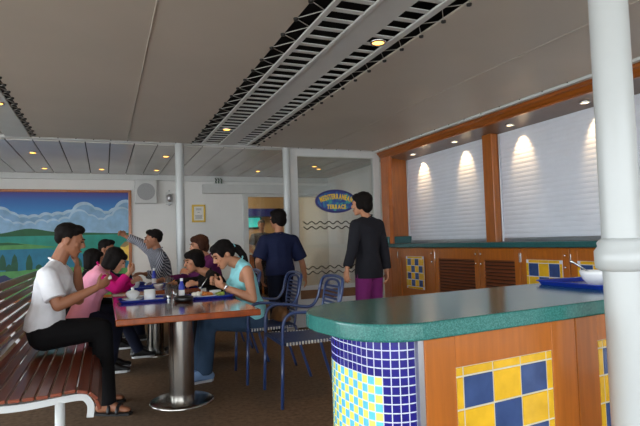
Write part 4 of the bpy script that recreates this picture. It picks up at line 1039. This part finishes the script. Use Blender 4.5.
sit_right('child with black hair in black top bending low over the tray', 194,262,5.3,.8,1.17,1.6,(-.06,.80),(.80,5.08,.80),(.62,5.35,.79),(-1,-.3,-.45), skin='skin', hair='full', shirt='blackt', sleeve=1.9, trous='trouser_k', hs=1.02)
# 8 woman in aqua with a ponytail
Y8 = 4.52
an1, an2 = FZ(A(205,374,4.62),.09), FZ(A(199,366,4.78),.09)
p8, hp8 = person('young woman in sleeveless aqua top with black ponytail eating at nearest table', dict(
    pel=A(254,317,Y8+.06), nk=A(239,262,Y8), hd=A(223.5,254.5,Y8-.02),
    shL=A(247,271,Y8-.15), elL=A(253,299,Y8-.24), wrL=A(224,287,Y8-.16), hdL=A(209,279,Y8-.08)-A(224,287,Y8-.16), hnL=(-.2,.7,.5),
    shR=A(238,270,Y8+.15), elR=A(235,291,Y8+.2), wrR=A(217,283,Y8+.1), hdR=A(206,279,Y8+.02)-A(217,283,Y8+.1), hnR=(-.2,-.8,.2),
    knL=A(208,322,Y8-.02), anL=an1, toeL=FZ(an1+V((-.15,-.03,0)),.030), knR=A(206,318,Y8+.2), anR=an2, toeR=FZ(an2+V((-.15,0,0)),.030)),
    (-1,0,-.1), hem=-.02, s=.95, fem=True, skin='skin', hair='pony', shirt='aqua', sleeve=0, trous='denim', shoes='trainer', look=(-1,-.22,-.55), headup=(-.5,0,1), curlL=.9, curlR=.8)
b = MB(); wv = A(224,287,Y8-.16); el8 = A(253,299,Y8-.24); dv = (wv-el8).normalized(); b.tube(ring(wv-dv*.015,dv,.031),.006,6,close=True); b.ball(wv-dv*.015+V((.0,-.03,.012)),(.013,.006,.013)); b.build('wristwatch','chrome',p8)
b = MB(); k0 = A(207,278,Y8-.05); b.tube([k0,k0+V((-.05,.0,-.075))],.004,6); b.ball(k0+V((-.055,0,-.08)),(.010,.007,.012)); tag(b.build('spoon','chrome',org=k0),'spoon in the hands of the woman in aqua','spoon')
# 9 man in navy walking towards the far door
Y9 = 6.38
an1, an2 = V((1.95,6.30,.09)), V((2.10,6.52,.09)); g9 = A(278,222,Y9)
person('man in navy short-sleeved shirt seen from behind near the far door', dict(
    pel=V((2.03,Y9-.02,.83)), nk=A(279,234.5,Y9), hd=A(277.5,219.5,Y9+.04),
    shL=A(265,241,Y9), elL=A(258,262,Y9-.02), wrL=A(262,280,Y9+.2), shR=A(293,241,Y9), elR=A(302,262,Y9), wrR=A(305,277,Y9+.06), hnR=(-.9,.2,0), hnL=(.9,.2,0),
    knL=V((1.96,6.40,.45)), anL=an1, toeL=V((1.92,6.45,.03)), knR=V((2.11,6.46,.45)), anR=an2, toeR=V((2.11,6.67,.03))),
    (-.25,1,.08), skin='skin', hair='full', shirt='navy', sleeve=.85, trous='navy_d', look=(-.6,1,.0), loose=.028, hs=1.04, curlL=.4, curlR=.4)
# 10 woman in charcoal blouse and plum trousers
Y10 = 4.8
an1, an2 = V((2.36,4.72,.09)), V((2.60,4.95,.09))
person('woman in charcoal blouse and plum trousers standing before the glass screen', dict(
    pel=A(369,271,Y10), nk=A(367,218,Y10), hd=A(361.5,204.5,Y10-.01),
    shL=A(356,225.5,Y10-.05), elL=A(352,251,Y10-.08), wrL=A(347,269,Y10-.12), hdL=(-.02,-.02,-.1), hnL=(.8,.3,0), shR=A(378,225,Y10+.05), elR=A(384,250,Y10+.05), wrR=A(387,271,Y10+.02), hdR=(0,0,-.1), hnR=(-.8,.2,0),
    knL=V((2.38,4.80,.46)), anL=an1, toeL=V((2.30,4.90,.03)), knR=V((2.58,4.88,.46)), anR=an2, toeR=V((2.55,5.15,.03))),
    (-.45,1,.1), s=.9, fem=True, skin='skin', hair='full', shirt='char', sleeve=1.9, trous='plum', look=(-.9,.9,.0), loose=.018, belly=.01, hs=1.02, curlL=.4, curlR=.4)
# 11 person behind the far glass door
Y11 = 10.9; x11 = A(262,240,Y11).x
person('person in grey shirt standing behind the far glass door', dict(
    pel=V((x11,Y11,.86)), nk=V((x11,Y11,1.36)), hd=V((x11,Y11,1.53)), elL=V((x11+.26,Y11,1.06)), wrL=V((x11+.2,Y11-.15,.92)), elR=V((x11-.26,Y11,1.06)), wrR=V((x11-.2,Y11-.15,.92)),
    knL=V((x11+.09,Y11,.46)), anL=V((x11+.09,Y11,.09)), toeL=V((x11+.1,Y11-.16,.03)), knR=V((x11-.09,Y11,.46)), anR=V((x11-.09,Y11,.09)), toeR=V((x11-.1,Y11-.16,.03))),
    (0,-1,0), s=.98, skin='skin3', hairm='greyt', hair='short', shirt='greyt', sleeve=.7, trous='navy_d', near=False)
# brown bag on the woman's chair
bp = V((1.47,4.62,.452)); b = MB(); b.hull(ell(bp+V((0,0,.07)),(.07,.17,.07),(V((1,0,0)),V((0,1,0)),V((0,0,1))))+ell(bp+V((0,0,.03)),(.08,.19,.03),(V((1,0,0)),V((0,1,0)),V((0,0,1)))))
t = thing('shoulder_bag','tan bag on the chair behind the woman in aqua','bag',bp); remesh(b,'body','tan',t,.008,2)
MB().tube([bp+V((0,-.15,.08)),bp+V((.03,-.05,.15)),bp+V((.03,.05,.15)),bp+V((0,.15,.08))],.008,8,smooth=4).build('strap','tan',t)

# ================================================================== LIGHT
w = bpy.data.worlds.new('sky'); bpy.context.scene.world = w; w.use_nodes = True; N = w.node_tree.nodes; L = w.node_tree.links
tc = N.new('ShaderNodeTexCoord'); sp = N.new('ShaderNodeSeparateXYZ'); L.new(tc.outputs['Generated'], sp.inputs[0])
r = N.new('ShaderNodeValToRGB'); e = r.color_ramp.elements
mr = N.new('ShaderNodeMapRange'); mr.inputs['From Min'].default_value=-1; L.new(sp.outputs['Z'], mr.inputs['Value']); L.new(mr.outputs[0], r.inputs['Fac'])
e[0].position=.40; e[0].color=(.42,.43,.42,1); e[1].position=.56; e[1].color=(.86,.94,1,1); k = e.new(.5); k.color=(.72,.76,.78,1)
L.new(r.outputs['Color'], N['Background'].inputs['Color']); N['Background'].inputs['Strength'].default_value = 1.0
sc = bpy.context.scene
sc.view_settings.view_transform='Standard'; sc.view_settings.look='None'; sc.view_settings.gamma=1; sc.view_settings.use_curve_mapping=False; sc.view_settings.exposure=2.75
sc.cycles.max_bounces = 8; sc.cycles.diffuse_bounces = 5; sc.cycles.glossy_bounces = 4; sc.cycles.transparent_max_bounces = 12; sc.cycles.caustics_reflective = False; sc.cycles.caustics_refractive = False
